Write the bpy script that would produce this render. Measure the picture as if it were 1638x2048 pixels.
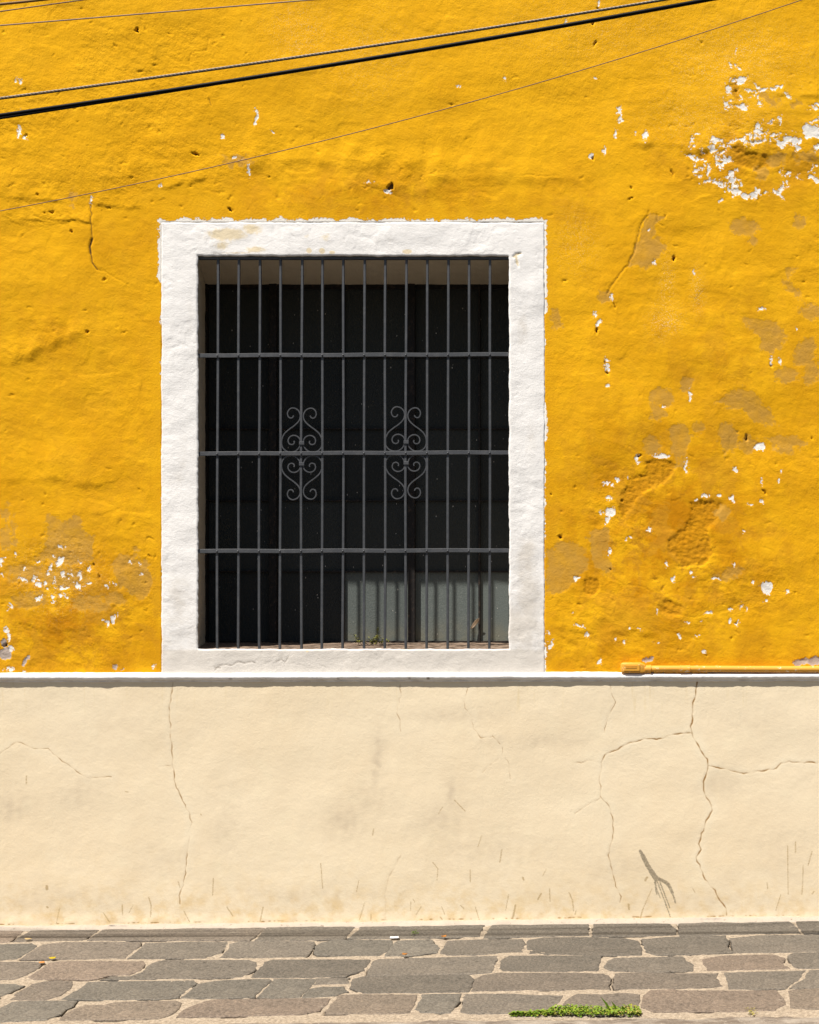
import bpy, bmesh, math, random
import numpy as np
from mathutils import Vector

for o in list(bpy.data.objects):
    bpy.data.objects.remove(o, do_unlink=True)
SC = bpy.context.scene
COL = SC.collection
random.seed(7)

# ------------------------------------------------------------------ camera, sky, sun, exposure
K = 0.0021                    # metres per survey unit on the wall plane
D = 5.6                       # camera to wall
VX, VY = 1180.0, 1154.0       # foot of the viewing axis on the wall
GROUND = 1844.0
XC = (VX - 819) * K
ZC = (GROUND - VY) * K
cam = bpy.data.cameras.new('camera')
cam.sensor_fit = 'VERTICAL'
cam.sensor_height = 24.0
cam.sensor_width = 24.0 * 819 / 1024
cam.lens = (D / K) / 2048 * 24.0
cam.shift_x = (819 - VX) / 2048
cam.shift_y = (VY - 1024) / 2048
cam.clip_end = 500
camo = bpy.data.objects.new('camera', cam)
camo.location = (XC, -D, ZC)
camo.rotation_euler = (math.pi / 2, 0, 0)
COL.objects.link(camo)
SC.camera = camo

LDIR = Vector((0.93, 1.0, -2.48)).normalized()      # direction the sunlight travels
ELEV = math.asin(-LDIR.z)
AZ = math.atan2(-LDIR.x, -LDIR.y)
world = bpy.data.worlds.new('World')
SC.world = world
world.use_nodes = True
wn = world.node_tree
sky = wn.nodes.new('ShaderNodeTexSky')
sky.sky_type = 'NISHITA'
sky.sun_disc = False
sky.sun_elevation = ELEV
sky.sun_rotation = AZ
sky.air_density = 1.0
sky.dust_density = 1.5
bg = wn.nodes['Background']
bg.inputs['Strength'].default_value = 0.05
wn.links.new(sky.outputs[0], bg.inputs['Color'])
sun = bpy.data.lights.new('sun', 'SUN')
sun.energy = 5.0
sun.angle = math.radians(0.5)
sun.color = (1.0, 0.945, 0.87)
suno = bpy.data.objects.new('sun', sun)
suno.rotation_euler = LDIR.to_track_quat('-Z', 'Y').to_euler()
suno.location = (-4, -6, 9)
COL.objects.link(suno)
SC.view_settings.view_transform = 'Standard'
SC.view_settings.look = 'None'
SC.view_settings.exposure = 0.62
SC.view_settings.gamma = 1.0

# ------------------------------------------------------------------ coordinates
def wx(px): return (np.asarray(px, float) - 819) * K
def wz(py): return (GROUND - np.asarray(py, float)) * K
TILT = 0.0116
def ground_z(x): return TILT * (x - XC)
def on_ground(px, py):
    dx = (px - VX) * K; dz = -(py - VY) * K
    t = ZC / (TILT * dx - dz)
    return (XC + t * dx, -D + t * D)
def in_air(px, py, q):          # a point standing q metres in front of the wall plane
    f = (D - q) / D
    return Vector((XC + (px - VX) * K * f, -q, ZC - (py - VY) * K * f))

# ------------------------------------------------------------------ numpy noise
_rng = np.random.RandomState(3)
_perm = _rng.permutation(256)
_perm = np.concatenate([_perm, _perm, _perm])
_ang = _rng.rand(256) * 2 * np.pi
_gx, _gy = np.cos(_ang), np.sin(_ang)
def perlin(x, y, seed=0):
    x = np.asarray(x, float) + seed * 17.31; y = np.asarray(y, float) + seed * 9.77
    xi = np.floor(x).astype(int); yi = np.floor(y).astype(int)
    xf = x - xi; yf = y - yi
    xi &= 255; yi &= 255
    u = xf * xf * xf * (xf * (xf * 6 - 15) + 10); v = yf * yf * yf * (yf * (yf * 6 - 15) + 10)
    def g(ix, iy, fx, fy):
        h = _perm[_perm[ix & 255] + (iy & 255)]
        return _gx[h] * fx + _gy[h] * fy
    a = g(xi, yi, xf, yf); b = g(xi + 1, yi, xf - 1, yf)
    c = g(xi, yi + 1, xf, yf - 1); d = g(xi + 1, yi + 1, xf - 1, yf - 1)
    return (a + u * (b - a)) * (1 - v) + (c + u * (d - c)) * v
def fbm(x, y, octv=3, seed=0, gain=0.5):
    s = 0.0; a = 1.0
    for i in range(octv):
        s = s + a * perlin(x * 2 ** i, y * 2 ** i, seed + i * 3)
        a *= gain
    return s
def sstep(a, b, x):
    t = np.clip((x - a) / (b - a), 0, 1)
    return t * t * (3 - 2 * t)

class Field:
    """marks laid out on the wall; all distances in survey units"""
    def __init__(s, X, Y):
        s.X, s.Y = X, Y
        s.PX, s.PY = np.meshgrid(X, Y)
        s.WX = s.PX + 5.0 * perlin(s.PX / 9, s.PY / 9, 41) + 3.0 * perlin(s.PX / 4.2, s.PY / 4.2, 42) + 9 * perlin(s.PX / 26, s.PY / 26, 40)
        s.WY = s.PY + 5.0 * perlin(s.PX / 9, s.PY / 9, 43) + 3.0 * perlin(s.PX / 4.2, s.PY / 4.2, 44) + 9 * perlin(s.PX / 26, s.PY / 26, 45)
    def new(s, v=-12.0): return np.full(s.PX.shape, v)
    def sl(s, x0, x1, y0, y1, m=22):
        a = np.searchsorted(s.X, x0 - m); b = np.searchsorted(s.X, x1 + m)
        c = np.searchsorted(s.Y, y0 - m); d = np.searchsorted(s.Y, y1 + m)
        return (slice(c, d), slice(a, b))
    def ell(s, F, cx, cy, rx, ry, ang=0.0, warp=True):
        r = max(rx, ry); S = s.sl(cx - r, cx + r, cy - r, cy + r)
        x = (s.WX if warp else s.PX)[S] - cx; y = (s.WY if warp else s.PY)[S] - cy
        c, n = math.cos(ang), math.sin(ang)
        q = np.sqrt(((x * c + y * n) / rx) ** 2 + ((-x * n + y * c) / ry) ** 2)
        F[S] = np.maximum(F[S], np.clip((1 - q) * min(rx, ry), -12, 12))
    def seg(s, S, pts, warp=False):
        x = (s.WX if warp else s.PX)[S]; y = (s.WY if warp else s.PY)[S]
        d = np.full(x.shape, 1e9)
        for (ax, ay), (bx, by) in zip(pts[:-1], pts[1:]):
            ex, ey = bx - ax, by - ay
            L = ex * ex + ey * ey + 1e-9
            t = np.clip(((x - ax) * ex + (y - ay) * ey) / L, 0, 1)
            d = np.minimum(d, np.hypot(x - ax - t * ex, y - ay - t * ey))
        return d
    def box(s, pts, m=22):
        xs = [p[0] for p in pts]; ys = [p[1] for p in pts]
        return s.sl(min(xs), max(xs), min(ys), max(ys), m)
    def poly(s, F, pts):
        S = s.box(pts); P = list(pts) + [pts[0]]
        d = s.seg(S, P, True); x, y = s.WX[S], s.WY[S]
        ins = np.zeros(x.shape, bool)
        for (ax, ay), (bx, by) in zip(P[:-1], P[1:]):
            if ay == by: continue
            c = ((ay > y) != (by > y)) & (x < (bx - ax) * (y - ay) / (by - ay) + ax)
            ins ^= c
        F[S] = np.maximum(F[S], np.clip(np.where(ins, d, -d), -12, 12))
    def stroke(s, F, pts, w, warp=False):
        S = s.box(pts); d = s.seg(S, pts, warp)
        F[S] = np.maximum(F[S], np.clip(w / 2 - d, -12, 12))
    def crack(s, C, pts, w, amt=1.0, jag=1.6, seed=0):
        P = []
        rr = random.Random(int(pts[0][0] * 13 + pts[0][1]))
        for (a, b) in zip(pts[:-1], pts[1:]):
            n = max(1, int(math.hypot(b[0] - a[0], b[1] - a[1]) / 7))
            for i in range(n):
                t = i / n
                P.append((a[0] + (b[0] - a[0]) * t + rr.uniform(-jag, jag), a[1] + (b[1] - a[1]) * t + rr.uniform(-jag, jag)))
        P.append(pts[-1])
        S = s.box(P, 14); d = s.seg(S, P)
        C[S] = np.maximum(C[S], amt * np.exp(-(d / w) ** 2))

CROP = {'C1': (0, 0, 1.9976), 'C2': (818, 0, 1.9976), 'C3': (1080, 380, 2.9355), 'C4': (1080, 850, 2.9355), 'C5': (0, 900, 3.9),
        'C6': (0, 380, 3.79), 'W': (1340, 120, 5.497), 'D7': (1000, 1340, 2.5674), 'D8': (0, 1340, 2.5594), 'D9': (640, 1340, 3.939),
        'D10': (1200, 1680, 3.74), 'T': (300, 420, 3.9), 'TR': (700, 420, 3.9), 'B': (300, 1080, 4.3105), 'BR': (640, 1080, 3.4125),
        1: (0, 1830, 4.964), 2: (320, 1830, 4.964), 3: (640, 1830, 4.964), 4: (960, 1830, 4.964), 5: (1280, 1830, 4.575)}
def cp(c, u, v):
    ox, oy, s = CROP[c]
    return (ox + u / s, oy + v / s)
def ells(fd, F, c, items, grow=1.0, warp=True, sat=0):
    s = CROP[c][2]
    for it in items:
        x, y = cp(c, it[0], it[1])
        rx, ry = max(it[2] / s * grow, 1.1), max(it[3] / s * grow, 1.1)
        fd.ell(F, x, y, rx, ry, it[4] if len(it) > 4 else 0.0, warp)
        if sat:
            rr = random.Random(int(x * 31 + y * 7))
            for k in range(sat):
                a = rr.uniform(0, 6.28); d = rr.uniform(1.1, 2.6)
                fd.ell(F, x + math.cos(a) * (rx * d + 1.5), y + math.sin(a) * (ry * d + 1.5), rr.uniform(.7, .32 * min(rx, 5) + .9), rr.uniform(.7, .32 * min(ry, 5) + .9), 0, warp)
def pl(c, pts): return [cp(c, *p) for p in pts]

# ------------------------------------------------------------------ material helpers
class Mat:
    def __init__(s, name):
        s.m = bpy.data.materials.new(name); s.m.use_nodes = True
        s.nt = s.m.node_tree; s.b = s.nt.nodes['Principled BSDF']
        s.tc = s.nt.nodes.new('ShaderNodeTexCoord')
    def n(s, t, **kw):
        nd = s.nt.nodes.new(t)
        for k, v in kw.items():
            if k.startswith('_'): setattr(nd, k[1:], v)
            else: s.put(nd, k, v)
        return nd
    def put(s, nd, k, v):
        i = nd.inputs[int(k[1:])] if k[0] == 'i' and k[1:].isdigit() else nd.inputs[k]
        if isinstance(v, bpy.types.NodeSocket): s.nt.links.new(v, i)
        else: i.default_value = v
    def noise(s, scale, detail=4, rough=0.55, vec=None, dist=0.0):
        nd = s.n('ShaderNodeTexNoise', Scale=scale, Detail=detail, Roughness=rough, Distortion=dist)
        s.nt.links.new(vec or s.tc.outputs['Object'], nd.inputs['Vector'])
        return nd.outputs['Fac']
    def attr(s, name):
        nd = s.n('ShaderNodeAttribute', _attribute_name=name)
        return nd.outputs['Fac']
    def math(s, op, a, b=0.0, c=0.0):
        nd = s.n('ShaderNodeMath', _operation=op, i0=a, i1=b, i2=c)
        return nd.outputs[0]
    def ramp(s, v, a, b, lo=0.0, hi=1.0):
        nd = s.n('ShaderNodeMapRange', _interpolation_type='SMOOTHSTEP', Value=v)
        nd.inputs['From Min'].default_value = a; nd.inputs['From Max'].default_value = b
        nd.inputs['To Min'].default_value = lo; nd.inputs['To Max'].default_value = hi
        return nd.outputs[0]
    def mix(s, f, a, b, mode='MIX'):
        nd = s.n('ShaderNodeMix', _data_type='RGBA', _blend_type=mode)
        for i, v in ((0, f), (6, a), (7, b)):
            if isinstance(v, bpy.types.NodeSocket): s.nt.links.new(v, nd.inputs[i])
            else: nd.inputs[i].default_value = v if i == 0 else (v if len(v) == 4 else (*v, 1))
        return nd.outputs[2]
    def mapping(s, scale, rot=(0, 0, 0)):
        nd = s.n('ShaderNodeMapping', Scale=scale, Rotation=rot)
        s.nt.links.new(s.tc.outputs['Object'], nd.inputs['Vector'])
        return nd.outputs[0]
    def bump(s, h, dist, strength=1.0, prev=None):
        nd = s.n('ShaderNodeBump', Strength=strength, Distance=dist, Height=h)
        if prev is not None: s.nt.links.new(prev, nd.inputs['Normal'])
        return nd.outputs[0]
    def out(s, color=None, rough=None, normal=None, spec=0.3, metal=0.0):
        if color is not None:
            if isinstance(color, bpy.types.NodeSocket): s.nt.links.new(color, s.b.inputs['Base Color'])
            else: s.b.inputs['Base Color'].default_value = (*color, 1)
        if rough is not None:
            if isinstance(rough, bpy.types.NodeSocket): s.nt.links.new(rough, s.b.inputs['Roughness'])
            else: s.b.inputs['Roughness'].default_value = rough
        if normal is not None: s.nt.links.new(normal, s.b.inputs['Normal'])
        s.b.inputs['Specular IOR Level'].default_value = spec
        s.b.inputs['Metallic'].default_value = metal
        return s.m

def mask(M, name, amp, scale, lo=-0.6, hi=0.6, detail=3):
    """ragged edge: signed distance attribute plus fine noise, thresholded"""
    n = M.noise(scale, detail, 0.6)
    v = M.math('ADD', M.attr(name), M.math('MULTIPLY', M.math('SUBTRACT', n, 0.5), amp))
    return M.ramp(v, lo, hi)

def mat_yellow():
    M = Mat('yellow limewash plaster')
    big = M.noise(1.3, 4, 0.6); mid = M.noise(9, 5, 0.6); fine = M.noise(90, 4, 0.6)
    c = M.mix(M.ramp(big, 0.35, 0.68), (0.81, 0.422, 0.0100), (0.755, 0.380, 0.0078))
    c = M.mix(M.ramp(mid, 0.42, 0.75, 0, 0.4), c, (0.82, 0.435, 0.016))
    c = M.mix(M.math('MULTIPLY', M.ramp(M.noise(26, 5, 0.65), 0.52, 0.75), 0.3), c, (0.66, 0.305, 0.009))
    c = M.mix(M.math('MULTIPLY', M.attr('weather'), M.ramp(M.noise(5.0, 7, 0.68), 0.36, 0.62)), c, (0.50, 0.195, 0.0042))
    wz_ = M.math('POWER', M.attr('weather'), 1.4)
    c = M.mix(M.math('MULTIPLY', M.math('MULTIPLY', wz_, M.ramp(M.noise(6.5, 8, 0.70, None, .5), 0.50, 0.545)), 0.85), c, (0.56, 0.262, 0.016))
    c = M.mix(M.math('MULTIPLY', M.math('MULTIPLY', wz_, M.ramp(M.noise(13, 8, 0.70, None, .3), 0.535, 0.575)), 0.6), c, (0.47, 0.205, 0.012))
    c = M.mix(M.ramp(M.attr('worn'), 0, 1, 0, 0.75), c, (0.52, 0.230, 0.008))
    tv = M.math('ADD', M.attr('tan'), M.math('MULTIPLY', M.math('SUBTRACT', M.noise(30, 6, 0.72), 0.5), 46))
    t = M.ramp(tv, -1.8, 3.2)
    tanc = M.mix(mid, (0.57, 0.300, 0.034), (0.49, 0.268, 0.056))
    c = M.mix(M.math('MULTIPLY', t, M.ramp(M.noise(16, 4, 0.6), 0.3, 0.65, 0.55, 0.95)), c, tanc)
    # powdery white dust
    du = M.math('MULTIPLY', M.attr('dust'), M.ramp(M.noise(230, 3, 0.7), 0.56, 0.66))
    c = M.mix(M.math('MULTIPLY', du, 0.8), c, (0.84, 0.72, 0.45))
    g = mask(M, 'grey', 5, 160, -0.6, 0.6)
    c = M.mix(g, c, M.mix(M.noise(60, 4, 0.7), (0.50, 0.40, 0.33), (0.36, 0.30, 0.26)))
    w = M.ramp(M.math('ADD', M.attr('white'), M.math('MULTIPLY', M.math('SUBTRACT', M.noise(120, 5, 0.65), 0.495), 13.0)), -0.5, 0.5)
    c = M.mix(w, c, M.mix(mid, (0.84, 0.81, 0.765), (0.81, 0.755, 0.655)))
    k = M.attr('dark')
    c = M.mix(M.ramp(k, 0.25, 0.95), c, (0.10, 0.055, 0.02))
    # relief
    rg = M.attr('rough')
    g1 = M.noise(120, 5, 0.66); g2 = M.noise(330, 4, 0.65)
    b = M.bump(g2, 0.0014, 0.75)
    b = M.bump(g1, 0.0034, M.ramp(rg, 0, 1, 0.5, 1.0), b)
    b = M.bump(M.math('SUBTRACT', 1.0, M.math('MAXIMUM', w, g)), 0.0016, 0.9, b)
    b = M.bump(M.math('SUBTRACT', 1.0, t), 0.0005, 0.7, b)
    return M.out(c, 0.9, b, 0.06)

def mat_white(name, base, dirt, amount):
    M = Mat(name)
    big = M.noise(3.2, 5, 0.6); mid = M.noise(20, 5, 0.65)
    c = M.mix(M.ramp(big, 0.35, 0.7), base, tuple(v * 0.95 for v in base))
    d = M.attr('dirt')
    c = M.mix(M.math('MULTIPLY', M.ramp(M.math('ADD', d, M.math('MULTIPLY', M.math('SUBTRACT', mid, 0.5), 0.9)), 0.25, 0.9), amount), c, dirt)
    oc = M.attr('ochre')
    c = M.mix(M.ramp(M.math('ADD', oc, M.math('MULTIPLY', M.math('SUBTRACT', M.noise(45, 4, 0.65), 0.5), 0.9)), 0.35, 0.75, 0, 0.8), c, (0.74, 0.60, 0.36))
    k = M.attr('dark')
    c = M.mix(M.ramp(k, 0.2, 0.9), c, (0.17, 0.13, 0.09))
    g1 = M.noise(95, 6, 0.66, M.mapping((1, 1, 1.4))); g2 = M.noise(340, 4, 0.65)
    b = M.bump(g2, 0.0012, 0.8)
    b = M.bump(g1, 0.0028, 0.4, b)
    return M.out(c, 0.8, b, 0.25)

def mat_cream():
    M = Mat('cream stucco')
    big = M.noise(1.6, 4, 0.6); mid = M.noise(7, 5, 0.6)
    c = M.mix(M.ramp(big, 0.35, 0.68), (0.79, 0.668, 0.472), (0.76, 0.628, 0.430))
    c = M.mix(M.ramp(mid, 0.5, 0.75, 0, 0.45), c, (0.80, 0.69, 0.48))
    st = M.noise(14, 4, 0.6, M.mapping((6.0, 1, 0.35)))
    c = M.mix(M.math('MULTIPLY', M.ramp(st, 0.55, 0.72), M.attr('drip')), c, (0.70, 0.56, 0.33))
    c = M.mix(M.attr('halo'), c, (0.80, 0.71, 0.53))
    c = M.mix(M.math('MULTIPLY', M.ramp(M.noise(18, 5, 0.65), 0.4, 0.7), M.attr('base')), c, (0.66, 0.47, 0.22))
    c = M.mix(M.attr('stain_shade'), c, (0.52, 0.425, 0.305))
    sc = mask(M, 'scuff', 3.0, 200, -0.9, 0.9)
    c = M.mix(M.math('MULTIPLY', sc, M.ramp(M.noise(90, 4, 0.7), 0.25, 0.55, 0.45, 0.8)), c, (0.42, 0.30, 0.15))
    gs = mask(M, 'mark', 4.0, 240, -0.9, 0.9)
    c = M.mix(M.math('MULTIPLY', gs, M.ramp(M.noise(160, 3, 0.7), 0.28, 0.6, 0.6, 1)), c, M.mix(M.noise(120, 3), (0.22, 0.18, 0.12), (0.34, 0.28, 0.19)))
    c = M.mix(M.ramp(M.attr('crack'), 0.12, 0.85, 0, 0.95), c, (0.30, 0.16, 0.045))
    g1 = M.noise(85, 4, 0.6); g2 = M.noise(300, 3, 0.6)
    b = M.bump(g2, 0.001, 0.6)
    b = M.bump(g1, 0.0022, 0.34, b)
    return M.out(c, 0.88, b, 0.15)

# ------------------------------------------------------------------ object helpers
def link(o, parent=None):
    COL.objects.link(o)
    if parent is not None: o.parent = parent
    return o
def tag(o, label=None, cat=None, group=None, kind=None):
    if label: o['label'] = label
    if cat: o['category'] = cat
    if group: o['group'] = group
    if kind: o['kind'] = kind
    return o
def empty(name, loc=(0, 0, 0)):
    o = bpy.data.objects.new(name, None); o.location = loc
    o.empty_display_size = 0.1
    return link(o)
def mesh_np(name, co, quads, mat, parent=None, attrs=None, smooth=True):
    me = bpy.data.meshes.new(name)
    co = np.ascontiguousarray(co, np.float32); quads = np.ascontiguousarray(quads, np.int32)
    me.vertices.add(len(co)); me.vertices.foreach_set('co', co.ravel())
    me.loops.add(quads.size); me.loops.foreach_set('vertex_index', quads.ravel())
    n = quads.shape[1]
    me.polygons.add(len(quads)); me.polygons.foreach_set('loop_start', np.arange(0, quads.size, n, dtype=np.int32))
    me.polygons.foreach_set('loop_total', np.full(len(quads), n, np.int32))
    if smooth: me.polygons.foreach_set('use_smooth', np.ones(len(quads), bool))
    for k, v in (attrs or {}).items():
        a = me.attributes.new(k, 'FLOAT', 'POINT')
        a.data.foreach_set('value', np.ascontiguousarray(v, np.float32).ravel())
    me.update(calc_edges=True)
    me.materials.append(mat)
    o = bpy.data.objects.new(name, me)
    return link(o, parent)
def grid_quads(ny, nx, keep=None):
    i = np.arange(ny * nx).reshape(ny, nx)
    q = np.stack([i[:-1, :-1], i[1:, :-1], i[1:, 1:], i[:-1, 1:]], -1)   # rows go down the wall: faces look to the street
    if keep is not None: q = q[keep]
    return q.reshape(-1, 4)
def compact(co, q, attrs):
    used = np.unique(q); mp = np.zeros(len(co), np.int64); mp[used] = np.arange(len(used))
    return co[used], mp[q], {k: v.ravel()[used] for k, v in (attrs or {}).items()}
def mesh_bm(name, bm, mat, parent=None, smooth=False):
    me = bpy.data.meshes.new(name)
    bmesh.ops.recalc_face_normals(bm, faces=bm.faces)
    bm.to_mesh(me); bm.free()
    if smooth: me.polygons.foreach_set('use_smooth', [True] * len(me.polygons))
    me.materials.append(mat)
    return link(bpy.data.objects.new(name, me), parent)
def bm_box(bm, x0, x1, y0, y1, z0, z1, bev=0.0):
    vs = [bm.verts.new((x, y, z)) for x in (x0, x1) for y in (y0, y1) for z in (z0, z1)]
    fs = [(0, 1, 3, 2), (4, 6, 7, 5), (0, 4, 5, 1), (2, 3, 7, 6), (0, 2, 6, 4), (1, 5, 7, 3)]
    faces = [bm.faces.new([vs[i] for i in f]) for f in fs]
    if bev > 0:
        ed = list({e for f in faces for e in f.edges})
        bmesh.ops.bevel(bm, geom=ed, offset=bev, segments=2, affect='EDGES', profile=0.6)
def sweep(bm, pts, prof, up=Vector((0, 1, 0)), cap=True, scale=None):
    """sweep a 2-D profile (side, up) along points"""
    rings = []
    for i, p in enumerate(pts):
        a = pts[max(i - 1, 0)]; b = pts[min(i + 1, len(pts) - 1)]
        t = (b - a).normalized(); s = t.cross(up).normalized(); u = s.cross(t).normalized()
        f = scale[i] if scale else 1.0
        rings.append([bm.verts.new(p + s * (c[0] * f) + u * (c[1] * f)) for c in prof])
    n = len(prof)
    for r0, r1 in zip(rings[:-1], rings[1:]):
        for j in range(n):
            bm.faces.new((r0[j], r0[(j + 1) % n], r1[(j + 1) % n], r1[j]))
    if cap:
        bm.faces.new(rings[0]); bm.faces.new(list(reversed(rings[-1])))
def circ(r, n=10): return [(r * math.cos(2 * math.pi * i / n), r * math.sin(2 * math.pi * i / n)) for i in range(n)]

# ================================================================== HOUSE
house = empty('house', (0, 0, 0))
tag(house, 'yellow plastered house wall with white framed window and cream base', 'house')
WL, WR, WT, WB = 396.0, 1018.0, 512.0, 1298.0       # window opening
SL, SR, ST, SB = 322.0, 1090.0, 444.0, 1351.0       # white surround

def hlow(x, y):
    """slow undulation of the old wall (metres, + is towards the street)"""
    h = 0.0140 * perlin(x / 430, y / 300, 1) + 0.0062 * perlin(x / 170, y / 120, 2) + 0.0040 * perlin(x / 95 + .5 * perlin(x / 120, y / 120, 18), y / 62, 4)
    dx = np.maximum(np.maximum(SL - x, x - SR), 0); dy = np.maximum(np.maximum(ST - y, y - SB), 0)
    f = 0.25 + 0.75 * sstep(5, 110, np.hypot(dx, dy))
    f = f * (0.3 + 0.7 * sstep(1345, 1230, y))
    return h * f

def ledge(x, y, pts, A, up=45.0, dn=9.0, fade=40.0):
    xs = np.array([p[0] for p in pts]); ys = np.array([p[1] for p in pts])
    yl = np.interp(x, xs, ys) + 5 * perlin(x / 22, x * 0, 61) + 2 * perlin(x / 8, x * 0 + 3, 62)
    e = sstep(xs[0] - fade, xs[0] + fade * .3, x) * sstep(xs[-1] + fade, xs[-1] - fade * .3, x)
    d = y - yl
    return A * e * np.where(d < 0, np.exp(np.minimum(d, 0) / up), 1 - sstep(0, dn, d)) * np.clip(0.6 + 1.3 * perlin(x / 34, y / 60, 63), 0, 2)

# ---- yellow field
step = 2.0
X = np.concatenate([np.arange(-1500, -760, 60), np.arange(-760, -40, 8), np.arange(-40, 1680, step), np.arange(1680, 2400, 8), np.arange(2400, 3001, 60)])
Y = np.concatenate([np.arange(-1500, -280, 60), np.arange(-280, -40, 8), np.arange(-40, 1358, step)])
fd = Field(X, Y); PX, PY = fd.PX, fd.PY
white, tan, grey = fd.new(), fd.new(), fd.new()
dark = fd.new(0.0); rec = fd.new(); rough = fd.new()
ells(fd, white, 'W', [(785,235,40,32),(690,232,28,14),(637,335,24,45,-.2),(610,490,12,42,-.5),(815,515,26,50),(760,515,30,14),(645,525,20,9),
 (950,290,16,20),(1010,335,42,17,-.4),(940,370,38,11,-.4),(1125,300,28,13,.2),(1215,300,24,18),(1275,400,34,14,.7),(970,425,13,20),(968,492,23,19),
 (862,335,11,15),(790,400,9,12),(1590,530,23,26),(1575,500,13,13),(1625,480,20,15),(1600,670,58,13,-.4),(1620,735,20,9),(1545,800,80,60,.15),
 (1500,770,40,45),(1600,830,50,40),(1615,960,34,20,-.3),(1590,1155,17,17),(980,735,26,38),(985,800,38,20),(945,830,18,14),(895,840,13,22),
 (970,910,58,17,.05),(910,895,18,12),(1025,880,10,12),(1075,780,10,20),(1115,690,12,14),(1188,658,14,16),(1140,840,26,18),(1200,940,22,34),
 (1250,920,38,20,-.6),(1300,870,55,26),(1390,890,36,45),(1410,960,22,28),(1325,935,10,18),(1115,890,8,24),(790,875,36,16),(820,905,13,27),
 (700,890,48,11,-.3),(645,920,24,11,-.5),(630,965,22,9),(460,880,26,20),(500,910,34,36),(480,985,34,28),(550,890,12,22),(570,1020,20,15),
 (605,1030,9,9),(285,815,16,14),(245,885,14,14),(260,965,14,16),(215,920,8,9),(225,1055,44,28,.3),(295,1085,26,22),(345,990,8,9),
 (530,1090,17,44,-.2),(550,1140,13,22),(590,1120,12,38),(630,1105,34,17),(270,1200,13,25),(325,1255,25,16,.5),(365,1165,9,18),(410,1205,14,42),
 (420,1250,22,32),(345,1220,8,9),(405,1340,42,15),(500,1355,33,16),(560,1390,12,23),(600,1385,9,17),(685,1270,26,42),(690,1340,20,38),
 (710,1385,20,28),(640,1290,12,22),(745,1325,11,13),(775,1370,12,26),(660,1430,32,23),(735,1450,38,22),(695,1440,28,18),(820,1490,48,36),
 (910,1495,28,33),(945,1445,22,23),(1030,1440,18,19),(1155,1440,16,27),(1145,1420,12,9),(1225,1420,15,33),(1215,1470,27,26),(1250,1515,8,9),
 (1290,1340,9,26),(1285,1400,8,18),(1235,1240,9,16),(1300,1240,25,11,-.5),(1415,1290,10,23),(1560,1300,47,18),(1610,1310,28,26),(1515,1220,9,10),
 (670,60,8,27,-.3),(730,95,12,12)], 1.08, True, 2)
ells(fd, white, 'C5', [(465,870,26,32),(470,755,18,14),(395,915,12,38,.3),(380,960,17,22),(430,1000,8,22),(490,965,18,30),(560,970,13,26),
 (630,980,16,32),(695,1025,20,16),(700,925,16,20),(610,1060,20,30),(500,1075,46,13),(480,1130,22,20),(425,1140,18,20),(295,1050,20,26),
 (345,1050,11,20),(370,1090,20,20),(295,1150,23,22),(180,1010,34,11),(260,1000,12,22),(195,935,15,12),(110,805,16,16),(20,870,20,38),
 (425,1190,11,13),(90,1220,22,15),(885,1310,25,38),(840,1350,17,22),(310,865,13,11),(1095,870,11,11),(640,880,12,9),(835,1060,12,18),
 (910,1060,13,12),(1110,965,8,12),(1020,885,8,9),(165,1735,42,10),(20,975,12,12),(70,1450,24,55),(95,1550,26,32),(60,1400,20,30),(70,1710,26,12),(1190,1695,12,10)], 0.8, True, 1)
ells(fd, white, 'C4', [(720,180,58,18),(855,250,13,48),(580,200,19,32),(385,350,22,12),(430,355,13,8),(515,305,10,12),(450,318,9,8),
 (410,510,30,38),(390,560,16,28),(365,515,13,10),(400,430,18,9),(500,675,9,16),(530,655,8,6),(640,610,18,7),(410,745,9,20),(745,820,9,20),
 (790,905,14,24),(215,900,22,18),(885,860,14,16),(905,890,8,8),(1135,825,12,20),(1035,905,20,12),(965,410,18,18),(1000,405,10,10),(1050,410,16,16),
 (920,438,8,8),(1125,430,12,22),(1230,462,11,8),(1308,460,8,16),(1188,625,8,12),(1290,130,28,33),(1147,262,15,20),(1420,270,9,11),(1300,325,10,33),
 (1400,330,9,22),(1330,955,40,42),(1330,1030,13,11),(1255,935,9,12),(1450,970,11,12),(1175,1065,8,20),(1115,1150,12,20),(1150,1160,8,23),
 (1215,1090,7,14),(990,1100,26,10,-.3),(1120,1090,12,9),(860,1160,11,8),(690,1100,8,22),(275,1230,13,20),(500,1275,10,11),(820,1235,12,20),
 (955,1325,10,16),(680,1270,13,8),(435,1265,7,9),(200,1105,12,9),(230,1165,23,7),(260,1185,9,6),(45,1220,8,18),(70,1290,16,22),(40,1330,14,50),
 (360,1390,9,18),(515,1200,12,8),(590,1195,12,6),(945,1160,12,7),(920,1235,18,8)], 0.8)
ells(fd, white, 'C3', [(345,780,14,20),(318,735,7,9),(392,1030,10,24),(385,990,7,12),(400,1150,10,10),(412,630,7,20),(1355,1000,8,24),
 (1415,1005,7,17),(875,1215,8,28),(670,435,8,11),(1305,700,20,9),(905,490,5,13),(650,230,8,6),(725,1275,10,7),(1510,815,8,8)])
ells(fd, white, 'C1', [(1024,465,8,24),(1018,445,6,10),(1022,490,7,12),(1092,525,7,5),(895,540,8,8),(994,680,6,18),(640,740,7,7),(363,800,5,11),
 (76,530,7,18),(104,548,7,8),(72,328,4,9),(85,330,4,9),(83,445,4,12),(935,625,6,4),(968,635,6,4),(1552,762,9,9),(1470,733,8,3),(1500,735,7,3)])
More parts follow.
